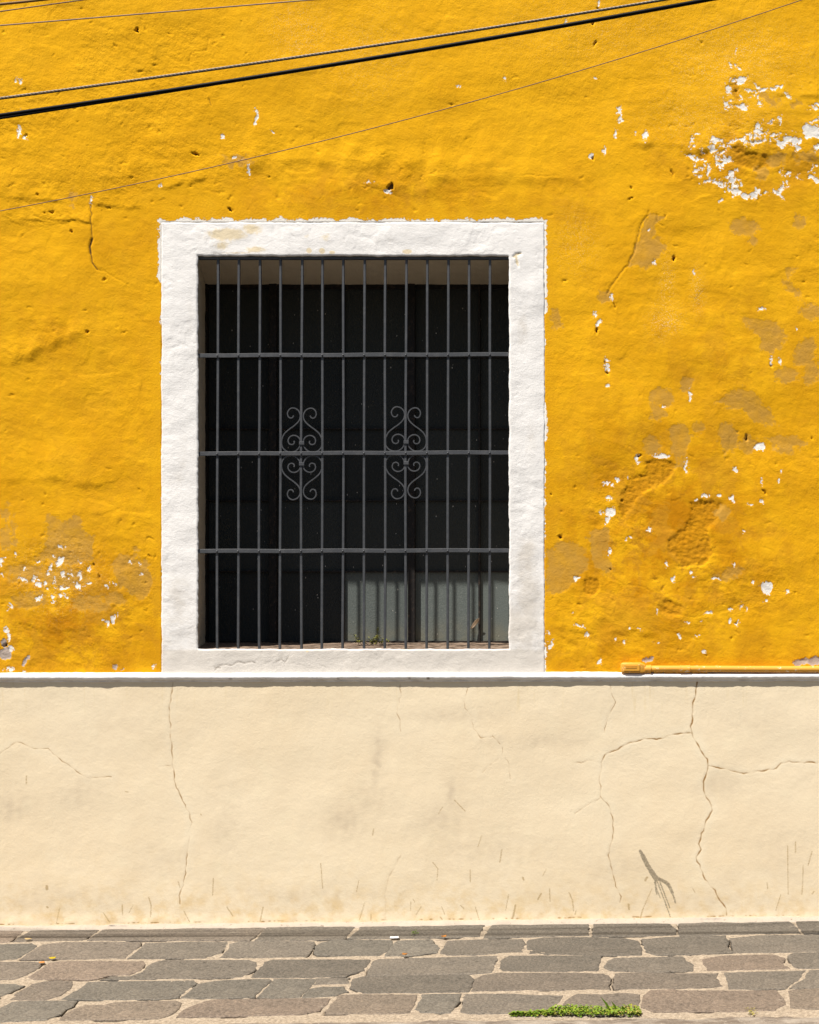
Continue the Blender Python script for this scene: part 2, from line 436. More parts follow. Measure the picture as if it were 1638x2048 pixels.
ells(fd, white, 'C2', [(842,440,6,24),(842,480,5,11),(823,540,6,16),(945,550,6,24),(725,625,9,12),(785,598,4,11),(905,533,4,5),(755,12,7,13),
 (388,315,4,11),(625,95,7,12),(193,348,6,4),(745,312,7,4),(1303,212,3,9),(1285,262,4,10),(1248,805,4,5)])
# tan: older coat showing
for c, p in (('C3', [(640,140),(600,190),(575,280),(550,370),(520,450),(610,470),(690,430),(745,330),(680,270),(700,200),(720,165)]),
             ('C3', [(1160,720),(1280,770),(1390,765),(1450,860),(1420,930),(1350,960),(1290,930),(1280,850),(1200,790)]),
             ('C3', [(1010,1250),(1100,1200),(1160,1155),(1270,1190),(1330,1280),(1400,1390),(1260,1360),(1160,1290)]),
             ('C5', [(370,520),(440,510),(500,560),(560,540),(590,480),(625,500),(640,620),(720,680),(750,740),(730,850),(600,900),(400,880),(260,850),(265,810),(350,800),(355,650)]),
             ('C5', [(870,830),(960,800),(1100,830),(1180,900),(1200,1050),(1100,1180),(980,1100),(900,980)]),
             ('C4', [(40,740),(150,680),(240,700),(270,760),(270,850),(200,940),(130,990),(40,980)]),
             ('C4', [(275,620),(400,600),(420,660),(390,760),(410,860),(330,820),(290,740)])):
    fd.poly(tan, pl(c, p))
ells(fd, tan, 'C3', [(380,620,36,40),(1200,215,85,55),(1245,285,32,32),(1525,185,35,40),(1480,580,70,28,.7),(1600,720,80,46,.4),(1440,1090,66,50),
 (1560,950,60,90,.3),(1590,1080,50,70),(715,1220,72,60),(870,1140,42,45),(690,1310,45,45),(820,1440,70,66),(930,1400,40,36),(1100,1440,62,66),
 (1450,1480,110,40),(650,1490,45,50),(95,760,40,55),(1470,480,30,24)])
ells(fd, tan, 'C4', [(660,130,55,45),(820,110,55,120,.1),(1110,80,46,95),(380,830,45,55),(1070,520,44,44),(1100,880,90,34,-.3),(1230,110,60,50),(1450,140,60,40)])
ells(fd, tan, 'C5', [(45,520,24,90),(40,690,60,90),(1060,780,24,18),(110,640,24,110),(500,1000,180,80),(200,960,150,70),(700,1200,140,70),(250,1170,140,60),(900,1160,80,50)])
ells(fd, tan, 'W', [(1100,440,100,55,.4),(1400,490,60,26),(1150,1100,110,80),(1000,1250,80,90),(1500,1060,150,60,-.2),(1330,170,10,10)])
ells(fd, tan, 'C1', [(285,790,17,40),(950,640,60,26)])
ells(fd, grey, 'C5', [(45,1590,58,52),(205,1640,46,24,-.8),(905,1690,22,20),(950,1720,14,8),(30,1500,20,30)])
ells(fd, grey, 'C4', [(640,1380,30,20),(1540,1388,60,22,-.2),(1600,1385,50,22)])
# recessed rough areas
for c, p in (('C4', [(460,540),(480,420),(520,320),(620,270),(620,210),(720,200),(800,240),(760,310),(700,350),(620,380),(560,450),(500,560)]),
             ('C4', [(880,460),(1000,440),(1070,470),(1040,560),(990,620),(1000,700),(1020,760),(960,820),(830,825),(760,740),(750,690),(830,620),(880,550)])):
    fd.poly(rec, pl(c, p))
ells(fd, rec, 'C4', [(770,1080,70,45,.3),(300,950,50,60)])
ells(fd, rec, 'W', [(720,340,58,120,-.1),(760,990,80,50),(900,1120,210,100,.1),(380,1060,60,70)])
ells(fd, rough, 'C1', [(600,300,300,220),(300,720,300,110),(750,640,380,90),(1500,680,150,90),(120,500,160,140)])
ells(fd, rough, 'C5', [(500,1000,450,300),(400,1550,600,180),(1000,1000,200,250)])
ells(fd, rough, 'C6', [(450,1080,200,90),(150,1240,100,60),(400,200,300,90),(150,80,160,70)])
ells(fd, rough, 'C4', [(500,500,200,250),(300,1000,250,150),(900,700,150,150),(800,1080,200,110),(500,1300,400,150),(1200,950,250,180)])
ells(fd, rough, 'W', [(800,900,500,400),(1400,1100,260,160),(700,350,120,150)])
# holes and cracks
hole = fd.new()
ells(fd, hole, 'C1', [(550,115,7,7),(778,622,15,5),(1560,745,12,9,-.5),(110,540,4,6),(920,838,4,8)])
ells(fd, hole, 'C3', [(425,670,4,18,-.4),(345,820,6,16),(392,1068,4,12),(383,1010,4,8),(1357,1022,6,8),(735,160,4,10,.4),(790,400,12,14),(535,62,6,5)])
ells(fd, hole, 'C4', [(1310,390,6,20,-.3),(125,660,6,18,.2),(480,450,4,4),(65,404,5,5),(590,180,5,10,.5),(410,850,5,5),(1210,80,5,14),(1610,75,6,10)])
ells(fd, hole, 'C2', [(745,172,4,10),(758,38,5,6),(735,632,5,10),(888,760,5,5),(735,92,4,4),(1050,690,3,9)])
ells(fd, hole, 'C6', [(550,300,12,8,-.4),(340,176,12,5),(390,166,10,5),(668,1085,6,9),(790,680,6,4),(830,135,12,6,-.5),(300,30,10,5)])
ells(fd, hole, 'C5', [(45,1520,20,12,-.4),(775,975,5,14),(1170,820,8,6),(725,890,6,14)])
for c, p, w, a in (('C6', [(690,100),(695,240),(700,300),(703,370)], 1.6, .8), ('C6', [(703,370),(685,430),(688,480)], 2.6, 1.0), ('C6', [(688,480),(700,550),(740,605)], 1.7, .9),
                ('C6', [(740,605),(800,625),(865,660),(980,715)], 1.1, .45), ('C6', [(260,200),(340,225),(430,240),(520,235),(600,222)], 1.5, .5), ('C6', [(600,240),(690,262)], 1.3, .4),
                ('C3', [(640,150),(590,200),(575,260),(550,370),(515,440),(470,490),(420,560),(395,610)], 1.4, .75), ('C3', [(690,150),(685,190),(725,215)], 1.2, .6), ('C3', [(660,260),(710,310),(745,330)], 1.1, .4),
                ('C1', [(760,270),(752,240),(765,207),(830,200),(833,150)], 1.2, .5), ('C1', [(1390,715),(1520,760),(1600,790)], 1.2, .3), ('C2', [(670,100),(672,270)], 1.4, .3), ('C2', [(450,700),(600,703)], 1.3, .4), ('C2', [(830,312),(930,318)], 1.2, .3),
                ('C4', [(400,860),(440,910),(500,940),(600,945),(650,980),(690,1080),(720,1130)], 1.3, .4), ('C4', [(690,1090),(800,1110),(900,1132),(1000,1105),(1100,1090),(1170,1040)], 1.3, .4),
                ('C4', [(1310,720),(1350,727),(1390,770),(1385,820)], 1.4, .3), ('C4', [(800,1340),(830,1270),(900,1250),(960,1300)], 1.3, .35), ('C4', [(820,930),(860,890),(900,880)], 1.2, .3), ('C4', [(810,830),(960,820)], 3.0, .5),
                ('C3', [(1080,1180),(1200,1230),(1330,1290)], 1.1, .3), ('C1', [(833,395),(843,420)], 1.2, .8), ('C1', [(690,745),(780,720),(880,690)], 1.3, .3), ('C1', [(820,755),(880,775)], 1.2, .45),
                ('C5', [(865,1345),(905,1398)], 1.0, .7), ('C3', [(45,152),(70,148),(72,138)], 1.2, .7), ('C2', [(905,1000),(912,920),(945,870)], 1.2, .4), ('C1', [(1010,435),(1030,470),(1026,520)], 1.0, .35)):
    fd.crack(dark, pl(c, p), w, a)
# surround paint slopped past its edge
dx = np.maximum(np.maximum(SL - PX, PX - SR), 0); dy = np.maximum(ST - PY, 0)
od = np.hypot(dx, dy)
wob = 5 * perlin(PX / 17, PY / 17, 51) + 5 * perlin(PX / 6, PY / 6, 52)
top_w = np.clip(5.5 + 9 * perlin(PX / 28, PX * 0, 53), -3, 9) * (PY < ST + 2)
left_w = np.interp(PY, [430, 445, 480, 560, 572, 600, 640, 660, 700, 740, 760, 960, 985, 1120, 1160, 1180, 1350], [5, 6, 5, 5.5, -6, -6, 1, -5, -5, -1, -5, -5, -1, -4, 0, -6, -6])
right_w = np.interp(PY, [430, 445, 470, 520, 625, 630, 690, 700, 800, 815, 880, 885, 910, 925, 1270, 1290, 1345, 1350], [2, 3, 3, 4, 4, -4, 0, -3, -3, 4, 4.5, -4, -4, 1, -3, 0, 2, 2])
ww = np.where(PY < ST, top_w, np.where(PX < 700, left_w, right_w))
slop = np.clip(ww + wob - od, -12, 12)
slop[(od > 14)] = -12
white = np.maximum(white, slop)
dust = fd.new(0.0)
for (cx, cy, sx, sy, a) in ((1470, 120, 120, 70, .7), (1330, 640, 30, 30, 1.0), (1335, 560, 14, 50, .8), (600, 60, 60, 60, .6), (1180, 60, 200, 60, .35), (1420, 230, 120, 60, .55), (1150, 480, 40, 60, .4), (1395, 580, 12, 40, .9), (740, 110, 90, 80, .4), (120, 1160, 90, 70, .5)):
    dust = np.maximum(dust, a * np.exp(-((PX - cx) / sx) ** 2 - ((PY - cy) / sy) ** 2))
worn = np.clip(sstep(-2, 4, rec) * 0.9 + 0.55 * sstep(1180, 1340, PY) * sstep(.0, .4, perlin(PX / 70, PY / 45, 71) + .15), 0, 1)

weather = .08 + .20 * sstep(100, 1000, PY)
for x, y, rx, ry, a in ((150, 1230, 230, 150, .9), (120, 660, 160, 120, .35), (260, 1000, 130, 120, .35), (1330, 1080, 260, 260, .95), (1450, 700, 200, 160, .5), (1180, 1290, 260, 90, .6), (740, 390, 330, 60, .6), (1500, 320, 200, 90, .6), (260, 500, 120, 90, .3), (1130, 420, 130, 110, .35)):
    weather = np.maximum(weather, a * np.exp(-((PX - x) / rx) ** 2 - ((PY - y) / ry) ** 2))
weather = weather + .0 * PX
h = hlow(PX, PY)
damp = 0.35 + 0.65 * sstep(0, 60, od + np.maximum(PY - SB, 0) + 200 * ((PX < SL - 20) | (PX > SR + 20)))
rgn = np.clip(sstep(-14, 30, rough + 12) * (rough > -12) + 0.25 + 0.9 * perlin(PX / 150, PY / 120, 5), 0.08, 1.3)
aw = PX + 0.5 * PY
h = h + damp * rgn * (0.0017 * fbm(PX / 46, PY / 30, 3, 6) + 0.0011 * fbm((PX * .8 + PY * .6) / 20, (PY * .8 - PX * .6) / 9, 2, 8))
h = h + damp * 0.0011 * fbm(PX / 26, PY / 20, 3, 9, .62)
rdg = 1 - np.abs(perlin(PX / 60 + .4 * perlin(PX / 40, PY / 40, 14), PY / 34, 12)) * 2.2
h = h + damp * 0.0005 * np.clip(rdg - .72, 0, 1) * 3.0 * sstep(.0, .35, perlin(PX / 120, PY / 110, 13))
cr = np.clip(perlin(PX / 90 + perlin(PX / 30, PY / 30, 15) * .5, PY / 55, 16) + .05, -.5, .5)
h = h + 0.0012 * damp * sstep(-.03, .09, cr) * sstep(.1, .35, perlin(PX / 200, PY / 170, 17) + .1)
h += ledge(PX, PY, [(500, 322), (550, 318), (640, 316), (700, 320), (780, 327), (880, 320), (980, 322)], 0.0052, 50, 26)
h += ledge(PX, PY, [(860, 352), (960, 348), (1040, 352), (1120, 356)], 0.0035, 40, 22)
h += ledge(PX, PY, [(720, 365), (800, 372), (850, 380)], 0.005, 25, 20)
h += ledge(PX, PY, [(0, 950), (40, 958), (80, 950), (110, 950), (150, 960), (200, 966)], 0.0045, 45, 18)
h += ledge(PX, PY, [(20, 716), (60, 702), (92, 684), (155, 664)], 0.0065, 40, 26)
h += ledge(PX, PY, [(60, 436), (110, 443), (160, 438), (185, 446)], 0.004, 20, 6)
h += ledge(PX, PY, [(330, 372), (390, 360), (440, 345)], 0.004, 25)
h += ledge(PX, PY, [(-40, 385), (30, 392), (110, 398), (180, 405), (260, 412)], 0.004, 40)
h += ledge(PX, PY, [(40, 1240), (90, 1252), (160, 1248)], 0.004, 40, 20)
h += ledge(PX, PY, [(1380, 300), (1460, 292), (1540, 300), (1640, 312)], 0.005, 30, 14)
h += ledge(PX, PY, [(1490, 178), (1560, 186), (1640, 190)], 0.004, 30, 12)
h += ledge(PX, PY, [(1280, 285), (1330, 282), (1370, 290)], 0.005, 22, 16)
h += ledge(PX, PY, [(1090, 1250), (1180, 1262), (1260, 1258), (1340, 1270)], 0.004, 40, 14)
rough01 = sstep(-3, 5, rec)
h = h - 0.0040 * sstep(-4, 5, rec) + 0.0030 * rough01 * (fbm(PX / 9, PY / 7, 2, 21))
rg_attr = np.clip(rgn * 0.45 + rough01, 0, 1)
chips = sstep(-1.5, 1.2, np.maximum(white, grey))
h = h - 0.0017 * sstep(-1.4, 1.2, np.where(od < 13, -12, white)) - 0.003 * sstep(-2, 3, grey) - 0.0006 * sstep(-1.5, 1.5, tan)
h = h - 0.013 * sstep(-1.2, 1.6, hole) - 0.006 * np.clip(dark, 0, 1) ** 1.5
pit = fd.new()
rpt = random.Random(77)
for (x0, x1, y0, y1, n) in ((0, 330, 0, 440, 90), (300, 1000, 250, 430, 70), (0, 320, 960, 1340, 90), (1100, 1638, 900, 1340, 120), (1340, 1638, 150, 420, 60), (0, 1638, 0, 430, 60), (0, 320, 430, 960, 30), (1100, 1638, 420, 900, 45)):
    for k in range(n // 2):
        fd.ell(pit, rpt.uniform(x0, x1), rpt.uniform(y0, y1), rpt.uniform(1.6, 6.0), rpt.uniform(1.0, 2.2), rpt.uniform(-.9, .3), True)
h = h - 0.0032 * sstep(-1.0, 1.5, np.where(od < 8, -12, pit))
dark = np.maximum(dark, sstep(-.8, 1.4, hole))
und = np.minimum(np.minimum(PX - SL, SR - PX), PY - ST)
h = h - 0.010 * sstep(0.5, 4.0, und)
co = np.stack([wx(PX), -h, wz(PY)], -1).reshape(-1, 3)
mx = (X[:-1] + X[1:]) / 2; my = (Y[:-1] + Y[1:]) / 2
MX, MY = np.meshgrid(mx, my)
keep = ~((MX > SL + 24) & (MX < SR - 24) & (MY > ST + 24))
q = grid_quads(len(Y), len(X), keep)
co, q, at = compact(co, q, dict(white=white, tan=tan, grey=grey, dark=dark, rough=rg_attr, dust=dust, worn=worn, weather=weather))
m_yellow = mat_yellow()
mesh_np('plaster_wall', co, q, m_yellow, house, at)

# ---- white surround
m_white = mat_white('white window surround paint', (0.84, 0.815, 0.78), (0.60, 0.55, 0.48), 0.8)
def wobx(x, y): return 2.0 * perlin(x / 45, y / 45, 81) + 1.4 * perlin(x / 15, y / 15, 82) + .7 * perlin(x / 5, y / 5, 85)
def woby(x, y): return 1.6 * perlin(x / 45, y / 45, 83) + 1.2 * perlin(x / 15, y / 15, 84) + .6 * perlin(x / 5, y / 5, 86)
def surround_h(x, y):
    h = hlow(x, y) + 0.0035
    h = h + 0.0034 * fbm(x / 80, y / 60, 2, 91) + 0.0008 * fbm(x / 30, y / 20, 3, 92) + 0.0004 * fbm(x / 9, y / 6, 2, 93)
    fl = perlin(x / 26 + .6 * perlin(x / 12, y / 12, 95), y / 18, 94)
    h = h - 0.0007 * sstep(.02, .09, fl) * sstep(-.1, .2, perlin(x / 110, y / 80, 96))
    return h
XS = np.arange(SL, SR + .1, 2.0); YS = np.arange(ST, SB + 1, 2.0)
fs = Field(XS, YS); PX, PY = fs.PX, fs.PY
din = np.maximum(np.maximum(WL - PX, PX - WR), np.maximum(WT - PY, PY - WB))
dout = np.minimum(np.minimum(PX - SL, SR - PX), PY - ST)
hs = surround_h(PX, PY)
hs = hs - 0.004 * (1 - np.sqrt(np.clip(1 - (1 - np.clip(din / 3, 0, 1)) ** 2, 0, 1)))
hs = hs - 0.0016 * (1 - sstep(0, 26, dout)) - 0.0060 * (1 - sstep(0, 2.0, dout))
dk = fs.new(0.0); oc = fs.new(0.0); hl = fs.new()
for c, p, w, a in (('B', [(560,1115),(600,1075),(700,1075),(760,1055),(850,1050),(910,1060)], 1.8, .9), ('B', [(570,1100),(610,1100)], 3.0, .7), ('B', [(1000,1070),(1050,1045)], 1.6, .6),
                   ('B', [(1090,1045),(1130,1020),(1170,1050),(1200,1000)], 1.8, .8), ('B', [(1200,1060),(1300,1080),(1400,1115)], 1.2, .5), ('B', [(1455,1080),(1520,1100)], 1.8, .6),
                   ('B', [(920,970),(945,1050)], 1.0, .3), ('B', [(1298,970),(1298,1050)], 1.0, .3), ('B', [(490,1030),(560,1045)], 1.2, .5), ('B', [(120,470),(150,485)], 1.4, .5), ('B', [(310,770),(370,755)], 1.2, .4),
                   ('T', [(290,355),(370,300)], 1.3, .5), ('T', [(360,320),(378,295)], 1.3, .7), ('T', [(1105,195),(1125,205)], 1.5, .7), ('T', [(1600,310),(1612,300)], 1.5, .7), ('T', [(212,520),(222,555)], 1.3, .5),
                   ('T', [(500,345),(560,350)], 2.5, .7), ('T', [(660,350),(700,340)], 2.2, .6), ('T', [(95,845),(145,840)], 1.2, .35), ('T', [(335,1275),(360,1250)], 1.5, .5), ('T', [(275,1110),(285,1105)], 1.2, .4),
                   ('TR', [(1255,1075),(1310,1035)], 1.2, .4), ('TR', [(1245,1275),(1300,1280)], 1.2, .3), ('TR', [(420,290),(430,230)], 1.0, .25), ('TR', [(1300,440),(1305,380)], 1.5, .6), ('TR', [(40,310),(50,300)], 1.6, .7),
                   ('BR', [(1000,780),(975,820)], 1.1, .35), ('BR', [(900,880),(970,850),(1040,845)], 1.1, .3), ('BR', [(500,820),(560,840),(600,880)], 1.1, .3), ('BR', [(1080,770),(1180,790)], 1.1, .25)):
    fs.crack(dk, pl(c, p), w * .8, a * .8, 2.2)
ells(fs, hl, 'TR', [(1300,345,26,24),(1305,400,13,40)])
for c, x, y, rx, ry, a in (('T', 600, 190, 180, 60, .75), ('T', 800, 150, 110, 60, .6), ('T', 560, 270, 90, 70, .5), ('T', 820, 310, 90, 30, .7), ('T', 1240, 320, 22, 22, 1), ('T', 1345, 320, 22, 24, 1.1), ('T', 1425, 335, 20, 14, 1),
                           ('T', 1370, 220, 70, 60, .4), ('TR', 450, 325, 40, 18, 1.0), ('T', 1230, 205, 40, 30, .4), ('TR', 420, 200, 40, 90, .25), ('B', 1360, 960, 20, 8, .8), ('T', 680, 335, 200, 10, .5)):
    x, y = cp(c, x, y); s = CROP[c][2]
    oc = np.maximum(oc, 1.35 * a * np.exp(-((PX - x) / (rx / s)) ** 2 - ((PY - y) / (ry / s)) ** 2))
oc = np.where(hl > -1, np.maximum(oc, sstep(-1, 1.5, hl) * .8), oc)
dirt = 1.15 * sstep(1296, 1312, PY) * sstep(1352, 1336, PY) * (1 - .5 * sstep(330, 420, PX) * 0) + .35 * sstep(1050, 1300, PY) + .1
for x, y, rx, ry, a in ((1052, 1110, 22, 45, .7), (1060, 1190, 26, 40, .45), (1045, 660, 16, 50, .5), (1060, 880, 16, 60, .35), (365, 900, 16, 60, .3), (350, 960, 20, 30, .3), (1040, 1255, 40, 40, .45), (355, 1180, 20, 50, .35), (380, 620, 12, 60, .3), (440, 475, 60, 14, .35), (780, 480, 120, 12, .25), (560, 1330, 140, 8, .5), (900, 1318, 100, 8, .4)):
    dirt = dirt + a * np.exp(-((PX - x) / rx) ** 2 - ((PY - y) / ry) ** 2)
hs = hs - 0.0022 * dk - 0.003 * sstep(-1, 1.5, hl)
co = np.stack([wx(PX + wobx(PX, PY) * sstep(60, 0, np.minimum(din, dout))), -hs, wz(PY + woby(PX, PY) * sstep(60, 0, np.minimum(din, dout)))], -1).reshape(-1, 3)
MX, MY = np.meshgrid((XS[:-1] + XS[1:]) / 2, (YS[:-1] + YS[1:]) / 2)
q = grid_quads(len(YS), len(XS), ~((MX > WL) & (MX < WR) & (MY > WT) & (MY < WB)))
co, q, at = compact(co, q, dict(dark=dk, ochre=oc, dirt=dirt))
mesh_np('window_surround', co, q, m_white, house, at)

# ---- reveal: jambs, soffit, sill, splayed towards the inside
DEPTH = 0.554
BL, BR_ = 335.0, 1089.0
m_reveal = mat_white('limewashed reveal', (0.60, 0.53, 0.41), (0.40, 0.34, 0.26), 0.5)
def loft(name, front, back, mat, amp=0.002, flip=False, nd=40, attrs=True):
    """front, back: lists of survey points; depth rows between them"""
    F = np.array(front); Bk = np.array(back); n = len(F)
    t = np.linspace(0, 1, nd) ** 1.5
    P = F[None] * (1 - t[:, None, None]) + Bk[None] * t[:, None, None]
    h0 = surround_h(F[:, 0], F[:, 1]) - 0.004
    yy = (-h0)[None] * (1 - t[:, None]) + DEPTH * t[:, None]
    Xw = wx(P[..., 0]); Zw = wz(P[..., 1])
    e = amp * fbm((P[..., 0] + P[..., 1]) / 40, yy * 14, 3, 33) * np.minimum(t * 12, 1)[:, None]
    tn = F[-1] - F[0]; nx, nz = (-tn[1], tn[0]); L = math.hypot(nx, nz)
    Xw = Xw + e * nx / L; Zw = Zw - e * nz / L
    co = np.stack([Xw, yy, Zw], -1).reshape(-1, 3)
    q = grid_quads(nd, n)
    if flip: q = q[:, ::-1]
    z = np.zeros(len(co))
    d = np.clip(.25 + .5 * fbm(P[..., 0] / 60, yy * 9, 3, 37), 0, 1).ravel()
    return mesh_np(name, co, q, mat, house, dict(dirt=d, ochre=z, dark=z))
def edge(xa, ya, xb, yb, n):
    x = np.linspace(xa, xb, n); y = np.linspace(ya, yb, n)
    return np.stack([x + wobx(x, y), y + woby(x, y)], -1)
def straight(xa, ya, xb, yb, n): return np.stack([np.linspace(xa, xb, n), np.linspace(ya, yb, n)], -1)
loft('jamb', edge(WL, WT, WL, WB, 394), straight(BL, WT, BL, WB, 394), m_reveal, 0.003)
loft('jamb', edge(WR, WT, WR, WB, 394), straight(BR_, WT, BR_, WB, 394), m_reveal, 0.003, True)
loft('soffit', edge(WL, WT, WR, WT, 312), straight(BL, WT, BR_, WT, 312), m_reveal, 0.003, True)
Ms = Mat('worn stone sill')
c = Ms.mix(Ms.noise(7, 5, .65), (0.17, 0.115, 0.082), (0.25, 0.185, 0.135))
c = Ms.mix(Ms.ramp(Ms.noise(40, 5, .7), .55, .7), c, (0.33, 0.28, 0.22))
c = Ms.mix(Ms.ramp(Ms.noise(25, 5, .7), .6, .75), c, (0.12, 0.08, 0.055))
m_sill = Ms.out(c, .85, Ms.bump(Ms.noise(60, 5, .65), .004, .6), .2)
loft('sill', edge(WL, WB, WR, WB, 312), straight(BL, WB, BR_, WB, 312), m_sill, 0.004)

# ---- window at the back of the reveal: steel frame
Mf = Mat('dark steel window frame')
m_frame = Mf.out(Mf.mix(Mf.ramp(Mf.noise(60, 5, .7), .5, .72), (0.012, 0.010, 0.009), (0.06, 0.04, 0.028)), .6, Mf.bump(Mf.noise(150, 3), .001, .5), .3)
Mp = Mat('sunlit and shaded obscured glass')
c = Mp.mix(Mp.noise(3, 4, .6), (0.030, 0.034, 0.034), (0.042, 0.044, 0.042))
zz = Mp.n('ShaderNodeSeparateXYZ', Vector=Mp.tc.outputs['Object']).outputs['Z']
sunlitc = Mp.mix(Mp.ramp(Mp.noise(260, 2, .5), .50, .66, 0, .5), (0.122, 0.142, 0.134), (0.20, 0.216, 0.204))  # pale tone standing for sunlight on the glass
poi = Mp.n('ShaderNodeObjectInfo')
c = Mp.mix(poi.outputs['Alpha'], c, sunlitc)
vor = Mp.n('ShaderNodeTexVoronoi', Scale=42.0); Mp.nt.links.new(Mp.mapping((1, 1, .55)), vor.inputs['Vector'])
vsel = Mp.math('MULTIPLY', Mp.ramp(vor.outputs['Distance'], .10, .06), Mp.ramp(Mp.noise(11, 3, .6), .48, .62))
c = Mp.mix(vsel, c, (0.55, 0.52, 0.47))
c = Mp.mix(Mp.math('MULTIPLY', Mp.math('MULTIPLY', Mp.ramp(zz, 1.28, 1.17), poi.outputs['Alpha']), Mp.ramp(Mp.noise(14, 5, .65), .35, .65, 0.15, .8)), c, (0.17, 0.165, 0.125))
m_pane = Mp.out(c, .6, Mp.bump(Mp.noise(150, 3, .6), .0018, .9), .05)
s_b = D / (D + DEPTH)
def bx(px): return float(wx(VX + (px - VX) / s_b))
def bz(py): return float(wz(VY + (py - VY) / s_b))
VB = [(413, 9), (548, 15), (688, 4), (824, 14), (959, 4), (1094, 10)]
HB = [(574, 9), (715, 3.2), (858, 3.2), (1001.5, 3.2), (1143, 3.6), (1284, 5)]
bm = bmesh.new()
for px, w in VB:
    d0 = .022 if w > 8 else .010
    bm_box(bm, bx(px - w / 2), bx(px + w / 2), DEPTH - d0 - .004, DEPTH + .03, bz(1288.5), bz(567.5), .002)
win = mesh_bm('window', bm, m_frame, house)
for py, w in HB:
    for (xa, wa), (xb, wb) in zip(VB[:-1], VB[1:]):
        bm = bmesh.new()
        bm_box(bm, bx(xa + wa / 2 - .6), bx(xb - wb / 2 + .6), DEPTH - .011, DEPTH + .028, bz(py + w / 2), bz(py - w / 2), .0015)
        mesh_bm('glazing_bar', bm, m_frame, win)
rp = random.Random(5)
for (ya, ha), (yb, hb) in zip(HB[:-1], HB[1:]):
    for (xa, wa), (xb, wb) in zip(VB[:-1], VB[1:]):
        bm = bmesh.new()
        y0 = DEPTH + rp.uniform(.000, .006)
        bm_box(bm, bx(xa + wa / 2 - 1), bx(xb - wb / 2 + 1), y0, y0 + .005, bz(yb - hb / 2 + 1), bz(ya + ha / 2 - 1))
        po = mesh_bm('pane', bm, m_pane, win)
        po.color = (1, 1, 1, (.85 + rp.uniform(-.1, .15) if ya > 1100 and xa > 600 else rp.uniform(.0, .12)))  # sun patch painted in: lower right panes pale, shaded ones near black
bm = bmesh.new()
bm_box(bm, -1.3, 0.9, DEPTH + .035, DEPTH + .09, .9, 3.1)
Mb = Mat('dark room boarding'); mesh_bm('backing_board', bm, Mb.out((0.01, 0.009, 0.008), .9), win)

# ---- moulding ledge
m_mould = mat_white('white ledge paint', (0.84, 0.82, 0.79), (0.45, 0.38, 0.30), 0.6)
DADO = 0.010
prof = [(1342, -.004), (1346.0, .004), (1346.6, .012), (1347.6, .0195), (1349.5, .0245), (1352, .0270), (1354.5, .0262), (1356.6, .0235), (1358.2, .0195),
        (1359.2, .0160), (1360.0, .0150), (1361.2, .0145), (1362.4, .0135), (1363.4, .0110), (1364, .004)]
xs = np.concatenate([np.arange(-1500, -40, 60.), np.arange(-40, 1680, 2.5), np.arange(1680, 3001, 60.)])
pp = np.array(prof)
GX, GI = np.meshgrid(xs, np.arange(len(pp)))
py0 = pp[GI, 0]; ph = pp[GI, 1]
nz = .0012 * perlin(GX / 60, GI / 3, 101) + .0014 * fbm(GX / 14, GI / 3., 2, 102)
ph = ph + nz * (GI > 1)
py1 = py0 + .8 * perlin(GX / 70, GX * 0, 103) + .5 * perlin(GX / 9, GI / 2., 104) - .0012 * (GX - 819)
chipm = np.clip(perlin(GX / 22, GX * 0 + .5, 105) - .28, 0, 1) * 5 * ((GI > 5) & (GI < 9))
dkm = np.clip(chipm, 0, .9) * sstep(300, 600, GX) * sstep(1150, 900, GX)
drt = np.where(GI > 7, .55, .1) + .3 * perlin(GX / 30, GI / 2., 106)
co = np.stack([wx(GX), -(ph), wz(py1)], -1).reshape(-1, 3)
mesh_np('moulding', co, grid_quads(len(pp), len(xs)), m_mould, house, dict(dirt=drt, ochre=drt * 0, dark=dkm))

